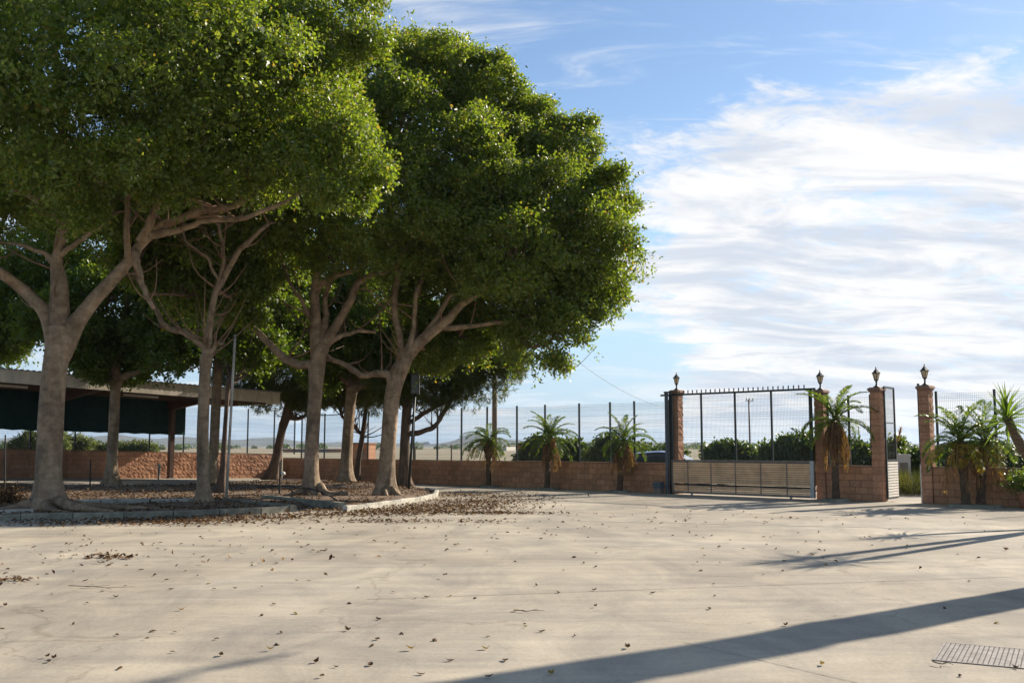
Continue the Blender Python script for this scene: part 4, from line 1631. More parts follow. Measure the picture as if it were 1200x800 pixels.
p1 = wall_pos(572.5, .75)
palm('small drooping palm standing left of the three by the wall', p1, 1.85, (.0, 0), 26, 1.08, 21, dead=8, yellow=2, top_el=1.4)
ring_collar(p1, .42, 'concrete ring round the leftmost small palm')
p2 = wall_pos(641, .75)
palm('small palm with orange fruit bunch, middle of the three by wall', p2, 1.95, (.10, 0), 28, 1.15, 22, dead=9, fruit=True)
ring_collar(p2, .42, 'concrete ring round the palm with orange fruit')
p3 = wall_pos(726, .75)
palm('small palm with ragged dead skirt near the gate motor', p3, 1.8, (.16, 0), 22, 1.08, 23, dead=20)
ring_collar(p3, .4, 'concrete ring round the palm near the gate motor')
p4 = wall_pos(979, .75)
palm('taller palm with brown hanging fronds against the gate pillar', p4, 2.42, (.05, .05), 26, 1.15, 24, dead=30, bulge=.22)
ring_collar(p4, .42, 'concrete ring round the palm against the gate pillar')
p5 = wall_pos(1131, 1.1)
palm('bushy twin-stemmed palm with yellowing fronds at right wall', p5, 1.75, (-.1, 0), 26, 1.12, 25, dead=6, yellow=3, trunk_r=.11, second=((.42, .1), (.2, 0)))
slab = MB().box((0, 0, .04), (1.2, .7, .08), R(-45)).build('stone_slab', M['kerb'])
slab.location = [float(c) for c in p5 + np.array((.15, -.2, 0))]
tag(slab, 'flat grey stone slab under the bushy twin palm', 'slab')

# tall palm just outside the frame at right: its trunk throws the broad shadow
FRT = fronds_for('t', 2.6, .42, .04, nl=46, seed=200)
palm('tall thick palm standing just outside the frame, casting the broad shadow', (11.1, 15.38, 0), 10.0, (0, 0), 30, .95, 31, dead=0,
     trunk_r=.39, bulge=.44, FRs=FRT, group=None, top_el=0)


# ------------------------------------------------------------------ yucca
def sword_mesh(seed, l, w):
    r = random.Random(seed)
    m = MB()
    n = 5
    for i in range(n + 1):
        t = i / n
        ww = w * (.55 + .9 * t) if t < .35 else w * max(.0, 1.05 * (1 - t) / .65 + .02)
        z = .10 * t - .22 * t * t * (1 + .5 * r.random())
        m.v += [(l * t, -ww / 2, z * l + .25 * ww), (l * t, 0, z * l), (l * t, ww / 2, z * l + .25 * ww)]
    for i in range(n):
        q = 3 * i
        m.f += [(q, q + 3, q + 4, q + 1), (q + 1, q + 4, q + 5, q + 2)]
    me = m.mesh('sword_leaf')
    me.materials.append(M['frond'])
    return me


SW = [sword_mesh(s, .74, .06) for s in range(4)]


def yucca():
    B = np.array((11.35, 20.8, 0.0))
    e = empty('yucca', B, 'yucca with spiky rosette leaning in at right edge', 'yucca')
    r = random.Random(4)
    heads = [((10.12, 21.0, 2.22), [(11.35, 20.8, 0), (10.95, 20.85, .75), (10.42, 20.95, 1.5), (10.12, 21.0, 2.22)], .13, .085, .95),
             ((11.75, 20.6, 5.3), [(11.35, 20.8, 0), (11.5, 20.8, 1.4), (11.6, 20.7, 3.4), (11.75, 20.6, 5.2)], .17, .10, 1.0),
             ((11.3, 19.5, 4.75), [(11.48, 20.8, 1.2), (11.5, 20.3, 2.6), (11.4, 19.8, 3.9), (11.3, 19.5, 4.65)], .12, .09, 1.0)]
    for hd, path, r0, r1, sc in heads:
        pts = [np.array(q) - B for q in spline(path, 14)]
        MB().tube(pts, list(np.linspace(r0, r1, 14)), 10, lambda i, a, p: 1 + .08 * math.sin(4 * a + i * 1.7)).build('trunk', M['palm_trunk'], e, True)
        n = 66
        for k in range(n):
            t = k / n
            el = math.pi / 2 * (1 - 1.35 * t) + r.uniform(-.12, .12)
            o = link('sword_leaf', r.choice(SW), e)
            p = np.array(hd) - B + np.array((0, 0, -.18 * t))
            o.location = [float(c) for c in p]
            o.rotation_euler = (r.uniform(-.3, .3), -el, k * 2.39996 + r.uniform(-.15, .15))
            s = sc * r.uniform(.8, 1.12)
            o.scale = (s, s, s)


yucca()


def pot():
    c = on_line(1203, 575, CW - .95)
    e = empty('plant_pot', (c[0], c[1], 0), 'terracotta pot against the wall at right edge', 'pot')
    MB().lathe((0, 0, 0), [(.16, 0), (.23, .36), (.235, .37), (.265, .37), (.27, .44), (.24, .44), (.22, .38)], 20).build('vessel', M['terracotta'], e, True)
    MB().lathe((0, 0, .36), [(.21, 0), (.21, .02)], 16).build('soil', M['soil'], e)
    q, _ = foliage([(np.array((-.08, 0, .68)), np.array((.34, .3, .22)))], 40, .09, .05, 77, 8)
    pl = link('potted_plant', quads_mesh('potted_plant', q), None, M['frond'])
    pl.location = e.location
    tag(pl, 'small yellow-green leafy plant in the terracotta pot', 'plant')
    pl['kind'] = 'stuff'


pot()


# ------------------------------------------------------------------ shrubs outside the walls
def shrub(name, label, lobes_px, Y, zb, seed, leaf=(.16, .09), dens=13, mt='shrub', group=None, stems=6, per=9):
    cx = sum(q[0] for q in lobes_px) / len(lobes_px)
    B = at_y(cx, 540, Y)
    B[2] = zb
    e = empty(name, B, label, 'shrub', group)
    r = random.Random(seed)
    lobes = []
    st = MB()
    lp_ = []
    for q in lobes_px:
        q = (q[0], q[1] + 8, q[2]) + tuple(q[3:])
        lp_.append((q[0], q[1], q[2] * .8) + tuple(q[3:]))
        for _ in range(4):
            a = r.uniform(-.3, 3.44)
            lp_.append((q[0] + q[2] * .85 * math.cos(a), q[1] - q[2] * .75 * math.sin(a), q[2] * r.uniform(.25, .45), r.uniform(-.4, .4)))
    for q in lp_:
        c = at_y(q[0], q[1], Y + (q[3] if len(q) > 3 else 0)) - B
        R0 = q[2] * Y / F
        lobes.append((c, np.array((R0, R0, R0 * .95))))
        for k in range(3):
            b = np.array((c[0] * .6 + r.uniform(-.1, .1), c[1] * .6, 0))
            st.tube(spline([b, (b + c) / 2 + np.array((r.uniform(-.2, .2), 0, .1)), c + np.array((r.uniform(-.5, .5) * R0, 0, r.uniform(0, .7) * R0))], 6), list(np.linspace(.04, .012, 6)), 5)
    tag(st.build('stems', M['darkbark'], e), kind='stuff')
    qd, _ = foliage(lobes, dens * .4, leaf[0], leaf[1], seed, per)
    link('foliage', quads_mesh('foliage', qd), e, M[mt])
    return e


GS = 'dark shrubs outside the back wall'
shrub('shrub', 'dark leafy shrub behind the fruiting palm', [(628, 522, 13), (645, 527, 16), (622, 535, 14), (665, 525, 14), (680, 533, 13), (655, 538, 16)], 46, 0, 301, (.24, .14), 9, group=GS)
shrub('shrub', 'dark shrub behind the palm near the gate motor', [(700, 533, 10), (712, 522, 13), (735, 524, 12), (725, 535, 16), (752, 528, 10)], 43, 0, 302, (.2, .11), 11, group=GS)
shrub('shrub', 'low dark shrub left of the gate guide post above the car', [(762, 526, 8, 1), (784, 524, 7, 1), (796, 528, 8, 1)], 46, 0, 303, (.2, .11), 11, group=GS)
shrub('shrub', 'dark shrub seen through gate mesh just right of the car', [(838, 526, 11), (856, 521, 12), (870, 530, 12), (848, 536, 16), (882, 533, 10)], 44, 0, 304, (.2, .11), 11, group=GS)
shrub('shrub', 'tallest dark shrub seen through right half of the sliding gate', [(905, 528, 12), (922, 521, 12), (940, 518, 14), (955, 526, 13), (930, 535, 17)], 42, 0, 305, (.2, .11), 11, group=GS)
shrub('shrub', 'dark shrub behind the short wall between the two gates', [(985, 528, 12), (1000, 522, 12), (1012, 529, 12), (1000, 538, 15)], 40, 0, 306, (.2, .11), 11, group=GS)
shrub('shrub', 'dark shrub seen through the open pedestrian gate, left side', [(1050, 520, 9), (1056, 536, 11), (1046, 540, 10)], 41, 0, 307, (.17, .1), 12, group=GS)
shrub('shrub', 'dark shrub seen through the open pedestrian gate, right side', [(1076, 532, 10), (1070, 545, 10), (1082, 545, 12)], 38, 0, 308, (.17, .1), 12, group=GS)
shrub('shrub', 'dark low shrubbery outside behind the bushy twin palm', [(1110, 533, 12), (1130, 530, 12), (1155, 534, 12), (1180, 531, 14), (1200, 534, 14)], 40, 0, 309, (.2, .11), 10, group=GS)
GO = 'olive green shrubs outside the carport wall'
shrub('olive_shrub', 'rounded olive green shrub left of the biggest trunk', [(25, 520, 13), (40, 514, 14), (52, 518, 14), (65, 515, 12)], 58, 0, 311, (.2, .07), 14, 'olive', GO)
shrub('olive_shrub', 'olive green shrub right of the biggest trunk', [(80, 515, 15), (95, 518, 11)], 60, 0, 312, (.2, .07), 14, 'olive', GO)
shrub('olive_shrub', 'pale low olive hedge under the shade net', [(112, 523, 10), (128, 522, 10), (145, 522, 9), (160, 522, 10), (172, 521, 9)], 62, 0, 313, (.2, .07), 14, 'olive', GO)
shrub('dry_bush', 'scruffy low bush at the left edge of the tree bed', [(-8, 583, 14), (8, 578, 10), (16, 586, 8)], 27.5, .1, 314, (.07, .03), 40, 'litter', None)


# reeds and grass by the pedestrian gate
def reeds():
    r = np.random.default_rng(5)
    n = 2600
    c = at_y(1066, 560, 36)
    x = c[0] + r.uniform(-.95, 1.3, n)
    y = 36 + r.uniform(-2, 3, n)
    pos = np.stack([x, y, np.full(n, -.05)], 1)
    ax = unit(r.normal(size=(n, 3)) * .28 + np.array((0, 0, 1)))
    q = leaf_quads(pos, ax, r.normal(size=(n, 3)), r.uniform(.5, 1.05, n), r.uniform(.015, .03, n), 0, .3)
    o = link('tall_grass', quads_mesh('tall_grass', q), None, mat_leaf('grass_blade', [(0, (.025, .04, .012)), (.6, (.06, .07, .022)), (1, (.13, .11, .045))], .3, .6))
    tag(o, 'tall dry green grass outside the pedestrian gate', 'grass', kind='stuff')
    e = empty('reed_plume', at_y(1050, 548, 36) * np.array((1, 1, 0)), 'tall reed plume rising beyond the pedestrian gate', 'reed')
    a = np.array((0, 0, 0.0))
    st = MB().tube(spline([a, a + np.array((.02, 0, 1.2)), a + np.array((.18, 0, 2.15))], 8), list(np.linspace(.014, .006, 8)), 5)
    st.build('stem', M['straw'], e)
    qn = 160
    t = r.random(qn)
    P = np.stack([.08 + .14 * t, r.normal(size=qn) * .02, 1.75 + .45 * t], 1)
    q = leaf_quads(P, unit(np.array((.25, 0, 1)) + r.normal(size=(qn, 3)) * .35), r.normal(size=(qn, 3)), r.uniform(.08, .16, qn), np.full(qn, .02), 0)
    link('plume', quads_mesh('plume', q), e, M['dead_frond'])


reeds()


# ------------------------------------------------------------------ far things beyond the walls
def cabinet(name, label, px0, px1, ytop, Y, body, roof, cat, door=True):
    a, b = at_y(px0, 530, Y), at_y(px1, 530, Y)
    w = b[0] - a[0]
    top = at_y(px0, ytop, Y)[2]
    e = empty(name, ((a[0] + b[0]) / 2, Y, -.05), label, cat, None, R(-20))
    MB().box((0, 0, top / 2), (w, w * .9, top)).build('wall', body, e)
    MB().box((0, 0, top + .04), (w * 1.12, w * 1.0, .08), taper=.96).build('roof', roof, e)
    if door:
        MB().box((0, -w * .45 - .012, top * .48), (w * .6, .024, top * .7)).build('door', M['grey_paint'], e)


cabinet('brick_hut', 'small square brick hut just outside the back wall', 416.5, 437, 519, 54, M['rough_block'], M['cap'], 'hut')
cabinet('utility_box', 'pale grey utility box seen through the open pedestrian gate', 1051, 1066, 533, 37.5, M['plaster'], M['plaster'], 'utility box')
cabinet('brick_stub', 'small brick stub wall outside behind the fence between palms', 606, 614, 521, 52, M['rough_block'], M['cap'], 'hut', False)
for (x0, x1, yt, Y, lab) in ((30, 80, 517, 330, 'far pale farm shed left of the biggest trunk'), (565, 600, 521, 420, 'far flat pale greenhouse behind the leftmost small palm'),
                             (345, 420, 525.5, 300, 'far low brown shed seen between tree trunks'), (140, 170, 518.5, 150, 'brown low building under the shade net')):
    cabinet('farm_shed', lab, x0, x1, yt, Y, M['plaster'] if 'pale' in lab else M['rough_block'], M['roof_sheet'], 'shed')


def far_trees():
    """dark tree line on the plain: too far to tell apart"""
    r = np.random.default_rng(9)
    lobes = []
    for k in range(170):
        x = r.uniform(-100, 1300)
        Y = r.uniform(380, 1000)
        s = r.uniform(1.0, 2.4)
        c = at_y(x, 523, Y)
        lobes.append((np.array((c[0], c[1], s * .7)), np.array((s * 1.7, s * 1.5, s))))
    P = []
    for c, rad in lobes:
        d = unit(r.normal(size=(150, 3)))
        p = c + d * rad
        P.append(leaf_quads(p, unit(r.normal(size=(150, 3))), d, np.full(150, 1.0), np.full(150, .7)))
    o = link('far_trees', quads_mesh('far_trees', np.concatenate(P)), None, M['shrub'])
    tag(o, 'distant dark tree line and bushes across the plain', 'trees', kind='stuff')


far_trees()


def utility_pole(label, px, ytop, Y, r0, r1, arm, mt='grey_paint'):
    b = at_y(px, 530, Y)
    top = at_y(px, ytop, Y)[2]
    e = empty('utility_pole', (b[0], Y, -.06), label, 'pole', 'utility poles beyond the fence')
    MB().tube([(0, 0, 0), (0, 0, top / 2), (0, 0, top)], [r0, (r0 + r1) / 2, r1], 10).build('shaft', M[mt], e, True)
    if arm:
        MB().box((.05, 0, top - .12), (.55, .06, .06)).build('crossarm', M['steel'], e)
        for x in (-.16, .05, .26):
            MB().lathe((x, 0, top - .085), [(.03, 0), (.045, .04), (.03, .09), (.045, .12), (.02, .16)], 8).build('insulator', M['kerb_pale'], e)
    return np.array((b[0], Y, top - .06))


t1 = utility_pole('thick grey utility pole behind the leftmost small palm', 579.5, 330, 47, .125, .10, True)
t2 = utility_pole('slim utility pole seen through middle of sliding gate', 879, 466.5, 72, .075, .06, True)
utility_pole('short slim pole outside behind the short wall section', 1007.5, 498, 60, .05, .04, False)
utility_pole('thin post on the plain left of the leftmost small palm', 529, 519, 60, .05, .04, False, 'darkbark')
utility_pole('thin post on the plain right of the dark pine', 486.5, 521, 58, .05, .04, False, 'darkbark')
pts = []
t0c = at_y(672, 441, 52.5)
for i in range(41):
    t = i / 40
    p = t1 * (1 - t) + t2 * t
    sag = 2.9 * 4 * t * (1 - t)
    pts.append(p - np.array((0, 0, sag)))
tag(MB().tube(pts, .009, 5).build('overhead_cable', M['kerb_pale']), 'pale sagging overhead cable between the two utility poles', 'cable')


# ------------------------------------------------------------------ car
def car():
    c = at_y(783, 529, 40.5)
    e = empty('parked_car', (c[0] - .15, 40.5, -.05), 'dark blue car parked outside, roof showing above the wall', 'car', None, R(-24))
    # body loft: stations along x (length 4.4), half-width profile per station
    st = [(-2.15, .52, .78, .30), (-2.1, .74, .92, .24), (-1.7, .84, .98, .20), (-.9, .88, .98, .20), (.3, .88, .96, .20), (1.2, .87, .90, .20), (1.8, .82, .80, .22), (2.12, .66, .70, .26), (2.2, .45, .60, .32)]
    m = MB()
    ring = []
    for x, hw, zt, zb in st:
        ring.append([(x, -hw * .92, zb), (x, -hw, zb + .18), (x, -hw, zt - .16), (x, -hw * .93, zt - .03), (x, -hw * .6, zt), (x, hw * .6, zt), (x, hw * .93, zt - .03), (x, hw, zt - .16), (x, hw, zb + .18), (x, hw * .92, zb)])
    n = 10
    for q in ring:
        m.v += q
    for i in range(len(ring) - 1):
        for j in range(n):
            a, b = i * n + j, i * n + (j + 1) % n
            m.f.append((a, a + n, b + n, b))
    m.f.append(tuple(range(n)))
    m.f.append(tuple(range((len(ring) - 1) * n, len(ring) * n))[::-1])
    m.build('body', M['car_paint'], e, True)
    # greenhouse
    gst = [(-1.95, .70, .95, .95), (-1.35, .72, .92, 1.30), (-.9, .72, .90, 1.42), (-.1, .71, .90, 1.47), (.35, .70, .88, 1.44), (.75, .70, .86, 1.26), (1.35, .72, .84, .90)]
    gl = MB()
    for x, hw, zb, zt in gst:
        k = .80
        gl.v += [(x, -hw, zb), (x, -hw * (k if zt > 1 else 1), zt - .04 * (zt > 1)), (x, -hw * .6, zt), (x, hw * .6, zt), (x, hw * (k if zt > 1 else 1), zt - .04 * (zt > 1)), (x, hw, zb)]
    for i in range(len(gst) - 1):
        for j in range(5):
            a = i * 6 + j
            gl.f.append((a, a + 6, a + 7, a + 1))
    gl.build('windows', M['car_glass'], e, True)
    ws = MB().add([(.42, -.54, 1.405), (.42, .54, 1.405), (.78, .55, 1.262), (.78, -.55, 1.262), (1.34, -.62, .925), (1.34, .62, .925)], [(0, 3, 2, 1), (3, 4, 5, 2)])
    wsm = ws.mesh('windscreen')
    for v in wsm.vertices:
        v.co.x += .02
        v.co.z += .02
    link('windscreen', wsm, e, mat_glass('windscreen_sky_tint', (.30, .36, .42), .05))  # pale base colour puts the reflected sky into the glass
    rf = MB()
    for x, hw, zt in ((-1.38, .58, 1.305), (-.9, .6, 1.432), (-.1, .59, 1.482), (.38, .57, 1.452)):
        rf.v += [(x, -hw, zt - .05), (x, -hw * .7, zt), (x, 0, zt + .012), (x, hw * .7, zt), (x, hw, zt - .05)]
    for i in range(3):
        for j in range(4):
            a = i * 5 + j
            rf.f.append((a, a + 5, a + 6, a + 1))
    rf.build('roof', M['car_paint'], e, True)
    for s in (-1, 1):
        pl = MB().bar((.38, s * .56, 1.41), (1.36, s * .70, .90), .05, .05)
        pl.bar((-1.38, s * .57, 1.27), (-1.9, s * .68, .96), .10, .05)
        pl.build('pillar_trim', M['car_paint'], e)
        MB().box((.95, s * .93, .98), (.14, .14, .12), taper=.8).build('door_mirror', M['car_paint'], e)
        MB().box((2.02, s * .58, .60), (.20, .28, .10)).build('headlight', M['lamp_glass'], e)
        for x in (-1.35, 1.35):
            w = MB()
            prof = [(.0, -.11), (.26, -.11), (.31, -.08), (.31, .08), (.26, .11), (.0, .11)]
            k = 18
            for rr, zz in prof:
                for j in range(k):
                    a = 2 * math.pi * j / k
                    w.v.append((x + rr * math.cos(a), s * .80 + zz, .31 + rr * math.sin(a)))
            for q in range(len(prof) - 1):
                for j in range(k):
                    w.f.append((q * k + j, q * k + (j + 1) % k, (q + 1) * k + (j + 1) % k, (q + 1) * k + j))
            wo = w.build('wheel', M['rubber'], e, True)
            hb = MB()
            hb.tube([(x, s * .905, .31), (x, s * .925, .31)], [.19, .16], 14)
            hb.build('rim', M['steel'], wo)


car()

# ------------------------------------------------------------------ poles in the tree bed
def thin_pole():
    b = ground(265, 586.5, .1)
    t = at_y(275.5, 394, b[1])
    e = empty('steel_pole', b, 'tall thin pale steel pole in the tree bed', 'pole')
    v = t - b
    MB().tube([np.array((0, 0, -.1)), v * .5, v], [.042, .038, .034], 10).build('shaft', M['kerb_pale'], e, True)
    MB().lathe(v, [(.036, 0), (.03, .03), (.01, .045)], 10).build('cap', M['steel'], e)
    MB().box((0.0, 0, .0), (.2, .2, .03)).build('foot_plate', M['steel'], e)
    b = ground(478.5, 575.5, .05)
    e = empty('speaker_pole', b, 'dark green pole with dark box on top beside rightmost ficus', 'pole')
    v = at_y(486.5, 462, b[1]) - b
    MB().tube([np.array((0, 0, -.1)), v * .5, v], [.05, .042, .036], 10).build('shaft', M['post'], e, True)
    bx = MB().box(v + np.array((0, 0, .36)), (.30, .28, .72)).build('cabinet', M['black'], e)
    MB().box(v + np.array((0, -.15, .36)), (.24, .02, .64)).build('grille', M['bluegrey'], bx)
    # stakes
    for px, py, top, lab in ((105.5, 567, 540, 'short black stake in front of the shaded ficus'), (5.5, 573, 511, 'black post at the left edge under the carport'),
                             (327.5, 578, 541, 'thin black stake with small white cap left of the ficus with long limb')):
        gz = hz(*ground(px, py)[:2])
        b = ground(px, py, gz)
        tp = at_y(px + .8, top, b[1])
        e = empty('stake', b, lab, 'stake')
        MB().tube([np.array((0, 0, -.1)), tp - b], [.03, .024], 8).build('rod', M['black'], e)
        if 'white' in lab:
            MB().lathe(np.array((.1, 0, .62)), [(.02, -.05), (.07, -.03), (.075, .03), (.02, .07)], 10).build('white_cap', M['white_slat'], e, True)
        else:
            MB().lathe(tp - b, [(.03, 0), (.026, .03), (.008, .05)], 8).build('cap', M['black'], e)
    b = ground(186, 562, .13)
    e = empty('tap_post', b, 'small post with pale tap head near the carport column', 'tap')
    MB().box((0, 0, .3), (.09, .09, .6)).build('post', M['grey_paint'], e)
    MB().box((0, -.03, .64), (.16, .16, .10), taper=.8).build('head', M['kerb_pale'], e)
    # black irrigation hose by the trunk
    pts = [ground(x, y, .13 + dz) for x, y, dz in ((300, 571, 0), (330, 569, .05), (352, 571, .15), (362, 572, .35), (372, 575, .32), (385, 580, .12), (395, 586, .0))]
    tag(MB().tube(spline(pts, 30), .022, 6).build('irrigation_hose', M['rubber'], None, True), 'black irrigation hose looped round the limb-reaching ficus', 'hose')


thin_pole()


# ------------------------------------------------------------------ kerbs
def kerb_row(label, pts, name='kerb', mt='kerb', h=.14, w=.13, step=1.0, z=0.0, gap=.012):
    P = [np.array(q[:2]) for q in pts]
    seg = [0]
    for a, b in zip(P[:-1], P[1:]):
        seg.append(seg[-1] + np.linalg.norm(b - a))
    tot = seg[-1]

    def at(s):
        s = min(max(s, 0), tot)
        x = np.interp(s, seg, [q[0] for q in P])
        y = np.interp(s, seg, [q[1] for q in P])
        return np.array((x, y))
    e = empty(name, (P[0][0], P[0][1], z), label, 'kerb')
    o = P[0]
    n = max(1, round(tot / step))
    for i in range(n):
        a, b = at(i * tot / n + gap / 2) - o, at((i + 1) * tot / n - gap / 2) - o
        d = (b - a) / np.linalg.norm(b - a)
        nn = np.array((-d[1], d[0])) * w / 2
        jz = random.uniform(-.012, .012)
        c = .018
        vs = []
        for q, sgn in ((a, 1), (b, -1)):
            vs += [(*(q - nn), -.06), (*(q - nn), h - c + jz), (*(q - nn * .72 + d * sgn * .004), h + jz), (*(q + nn * .72 + d * sgn * .004), h + jz), (*(q + nn), h - c + jz), (*(q + nn), -.06)]
        fs = [(0, 1, 2, 3, 4, 5)[::-1], (6, 7, 8, 9, 10, 11)] + [(k, k + 1, k + 7, k + 6) for k in range(5)]
        st = MB().add(vs, fs)
        st.build('kerb_stone', M[mt], e)
    return e


kerb_row('long grey kerb along the front of the tree bed', KERB_A)
kerb_row('curved pale kerb round the rightmost ficus', KERB_B, mt='kerb_pale', step=.55)
kerb_row('grey kerb beam slanting back with pale end, left one', [ground(262, 590), ground(344, 599.5)], step=2.0, h=.16, w=.18)
kerb_row('grey kerb beam slanting back beside the ficus with cut root', [ground(310, 587.5), ground(401, 597)], step=3.0, h=.19, w=.22)
kerb_row('inner pale kerb row between biggest and slender ficus', [ground(62, 591, .1), ground(120, 590.5, .1), ground(175, 590, .1), ground(230, 588.5, .1)], mt='kerb_pale', z=.06, h=.17, w=.3, step=1.2)
kerb_row('back pale kerb of the paved strip by the carport', [ground(60, 572, .1), ground(150, 571, .1), ground(205, 570, .1)], mt='kerb_pale', z=.12, h=.08, w=.5, step=1.6)
kerb_row('dark mossy kerb at left edge in front of biggest ficus', [ground(-60, 604, .1), ground(36, 600, .1)], mt='kerb_pale', z=.06, h=.12, w=.4, step=1.4)


# ------------------------------------------------------------------ drain grate
def grate():
    a = ground(1092, 773.5)
    u = ground(1200, 783.5) - a
    u /= np.linalg.norm(u)
    v = np.array((-u[1], u[0], 0))
    S_ = .80
    e = empty('drain_grate', (a[0], a[1], .003), 'square galvanised drain grate set in the concrete', 'grate', None, math.atan2(u[1], u[0]))
    MB().box((S_ / 2, S_ / 2, -.0015), (S_, S_, .002)).build('pit_shade', M['black'], e)  # flat black sheet on the concrete, standing in for shade below the bars
    fr = MB()
    fr.box((S_ / 2, .012, .002), (S_, .02, .004)); fr.box((S_ / 2, S_ - .012, .002), (S_, .02, .004))
    fr.box((.012, S_ / 2, .002), (.02, S_ - .05, .004)); fr.box((S_ - .012, S_ / 2, .002), (.02, S_ - .05, .004))
    fr.build('frame', M['grate'], e)
    n = 21
    for i in range(n):
        x = .024 + (S_ - .048) * (i + .5) / n
        MB().box((x, S_ / 2, .0012), (.027, S_ - .05, .003)).build('bar', M['grate'], e)
    for j in range(12):
        y = .024 + (S_ - .048) * (j + .5) / 12
        MB().box((S_ / 2, y, .0008), (S_ - .05, .012, .003)).build('cross_bar', M['grate'], e)


M['grate'] = mat('grate_steel', (0.33, 0.29, 0.26), (0.20, 0.17, 0.14), 9, 0.7, metallic=0.1)
grate()


# ------------------------------------------------------------------ fallen leaves
def dry_leaf_mesh(seed, mt):
    r = random.Random(seed)
    l, w = .10, .052
    curl = r.uniform(.15, .5)
    V = []
    xs = (-.5, -.2, .15, .5)
    for i, t in enumerate(xs):
        ww = (0.06, 1, .85, .03)[i] * w / 2
        z = curl * .09 * (t * 2) ** 2 + r.uniform(0, .006)
        V += [(t * l, -ww, z + .35 * ww * (1 + curl)), (t * l, 0, z), (t * l, ww, z + .35 * ww * (1 + r.random()))]
    m = MB()
    F_ = []
    for i in range(3):
        q = 3 * i
        F_ += [(q, q + 3, q + 4, q + 1), (q + 1, q + 4, q + 5, q + 2)]
    m.add(V, F_)
    me = m.mesh('fallen_leaf')
    me.materials.append(mt)
    return me


DL = [dry_leaf_mesh(i, M['dry_leaf']) for i in range(5)]
YL = [dry_leaf_mesh(20 + i, M['yellow_leaf']) for i in range(3)]


def fallen_leaves():
    r = random.Random(3)
    n = 0
    k = 0
    while n < 140:
        py = 618 + 178 * r.random() ** 1.25
        px = r.uniform(0, 1195)
        # fewer towards the right, as the trees stand at left
        if r.random() < (px / 1200) * .72:
            continue
        p = ground(px, py, .003)
        yellow = r.random() < .16
        o = link('fallen_leaf', r.choice(YL if yellow else DL))
        o.location = [float(c) for c in p]
        o.rotation_euler = (r.uniform(-.35, .35) + (math.pi if r.random() < .4 else 0), r.uniform(-.2, .2), r.uniform(0, 6.28))
        o.location[2] += .012 if o.rotation_euler[0] > 1.5 else 0
        if abs(o.rotation_euler[0]) > .3:
            o.location[2] += .008
        s = r.uniform(.42, .85)
        o.scale = (s, s, s)
        if yellow:
            tag(o, 'single pale yellow leaf lying on the sunlit concrete', 'leaf', 'yellow leaves on the concrete')
        else:
            tag(o, 'single curled brown leaf lying on the concrete', 'leaf', 'brown leaves on the concrete')
        n += 1


fallen_leaves()


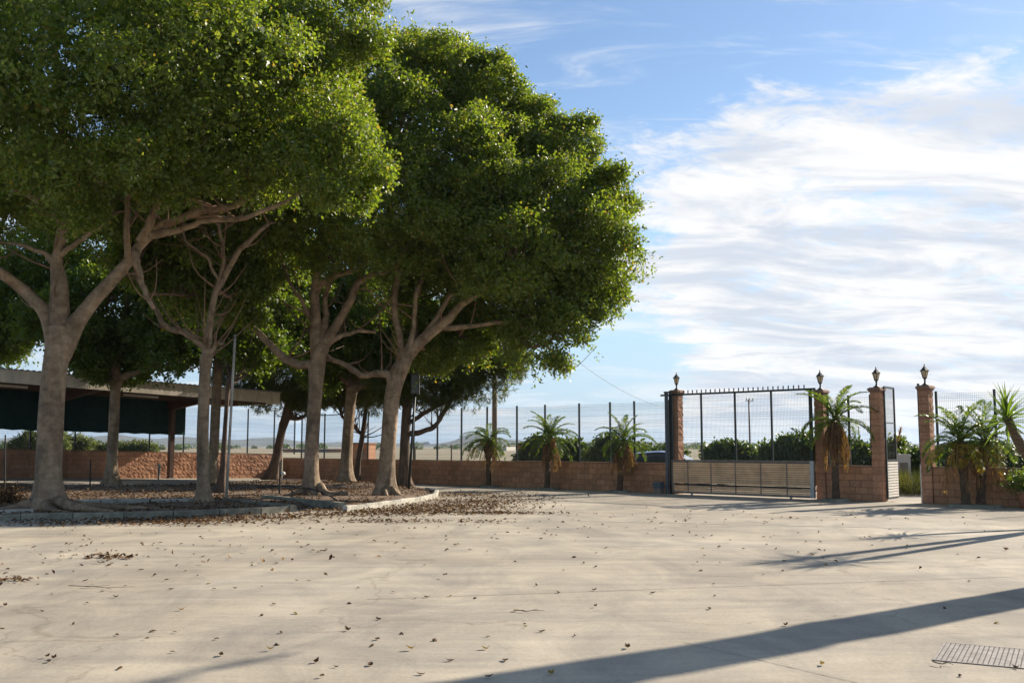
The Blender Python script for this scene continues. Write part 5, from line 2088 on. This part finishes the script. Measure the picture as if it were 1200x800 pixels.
def litter():
    r = np.random.default_rng(21)
    pos = []
    # in the bed
    bx = np.array(BED)
    n = 46000
    x = r.uniform(bx[:, 0].min(), bx[:, 0].max(), n)
    y = r.uniform(bx[:, 1].min(), bx[:, 1].max(), n)
    k = in_poly(x, y, BED)
    x, y = x[k], y[k]
    P = np.stack([x, y], 1)
    nz = vnoise(np.stack([x, y, x * 0], 1), .9, 3)
    vis = (x / y > -.56)
    keep = (r.random(len(x)) < np.clip(.62 + .5 * nz, .12, 1)) & vis
    P = P[keep]
    pos.append(np.stack([P[:, 0], P[:, 1], bed_h(P[:, 0], P[:, 1]) + g(P[:, 0], P[:, 1]) + .012], 1))
    # drifts on the concrete: (px, py, sx, sy, count)
    for px, py, sx, sy, c in [(a_, b_, c_, d_, int(e_ * .72)) for a_, b_, c_, d_, e_ in ((150, 612, 55, 2.0, 480), (220, 610.5, 55, 2.6, 1300), (290, 606.5, 40, 2.0, 800), (60, 613, 30, 2, 260), (370, 604, 30, 2, 330),
                              (430, 603, 45, 1.6, 500), (470, 599, 45, 2.0, 1500), (530, 594, 45, 2.2, 1700), (560, 588, 38, 1.8, 1100), (575, 601.5, 40, .8, 600),
                              (540, 580, 35, 1.6, 900), (600, 583, 30, 1.2, 300), (460, 611, 38, 1.2, 260), (570, 612, 24, .8, 70), (380, 597, 16, 1.5, 350), (590, 573, 30, 1.2, 260),
                              (124, 653.5, 20, 1.3, 120), (12, 680, 14, 2, 60), (300, 650, 160, 16, 70), (600, 635, 170, 12, 30), (560, 618, 120, 7, 60), (150, 640, 120, 12, 60),
                              (860, 608, 120, 6, 90), (1000, 640, 120, 18, 50))]:
        q = np.stack([px + r.normal(size=c) * sx, py + r.normal(size=c) * sy], 1)
        for a, b in q:
            if b < 566: continue
            w = ground(a, b)
            if w[1] > 37: continue
            pos.append(np.array([[w[0], w[1], .008 + float(g(w[0], w[1]))]]))
    P = np.concatenate(pos)
    n = len(P)
    P = P + np.stack([np.zeros(n), np.zeros(n), r.uniform(0, .03, n)], 1)
    ax = unit(r.normal(size=(n, 3)) * np.array((1, 1, .28)))
    nr = unit(r.normal(size=(n, 3)) * .45 + np.array((0, 0, 1)))
    s = r.uniform(.6, 1.1, n)
    q = leaf_quads(P, ax, nr, .095 * s, .05 * s, .3)
    o = link('leaf_litter', quads_mesh('leaf_litter', q), None, M['litter'])
    tag(o, 'brown dry leaf litter drifted under the trees and along kerbs', 'leaves', kind='stuff')


litter()


def twigs():
    r = random.Random(8)
    for i, (px, py, l, lab) in enumerate(((118, 688, .8, 'thin bare twig on concrete at lower left'), (620, 716, .3, 'thin forked twig on concrete at lower middle'),
                                          (1105, 778, .12, 'tiny twig on concrete beside the drain grate'))):
        b = ground(px, py, .012)
        e = empty('twig', b, lab, 'twig')
        a = r.uniform(-.3, .3)
        pts = [np.array((-l / 2 + l * k / 5, .04 * math.sin(k * 1.7 + i), .004 + .01 * r.random())) for k in range(6)]
        MB().tube(pts, list(np.linspace(.005, .002, 6)), 5).build('stem', M['darkbark'], e)
        for k in (1, 2, 3):
            MB().tube([pts[k], pts[k] + np.array((.18 * l, r.choice((-1, 1)) * .14 * l, .006))], [.003, .0015], 4).build('side_shoot', M['darkbark'], e)
        e.rotation_euler = (0, 0, a)


twigs()


# ------------------------------------------------------------------ haze over the plain
def haze():
    m = bpy.data.materials.new('haze')
    m.use_nodes = True
    nt = m.node_tree
    nt.nodes.remove(nt.nodes['Principled BSDF'])
    v = nt.nodes.new('ShaderNodeVolumePrincipled')
    v.inputs['Color'].default_value = (0.62, 0.80, 1.0, 1)
    v.inputs['Density'].default_value = 0.00008
    v.inputs['Anisotropy'].default_value = 0.2
    nt.links.new(v.outputs[0], nt.nodes['Material Output'].inputs['Volume'])
    o = MB().box((0, 4700, 47), (19000, 10400, 98)).build('haze', m)
    tag(o, 'thin blue haze over the plain', kind='stuff')


haze()
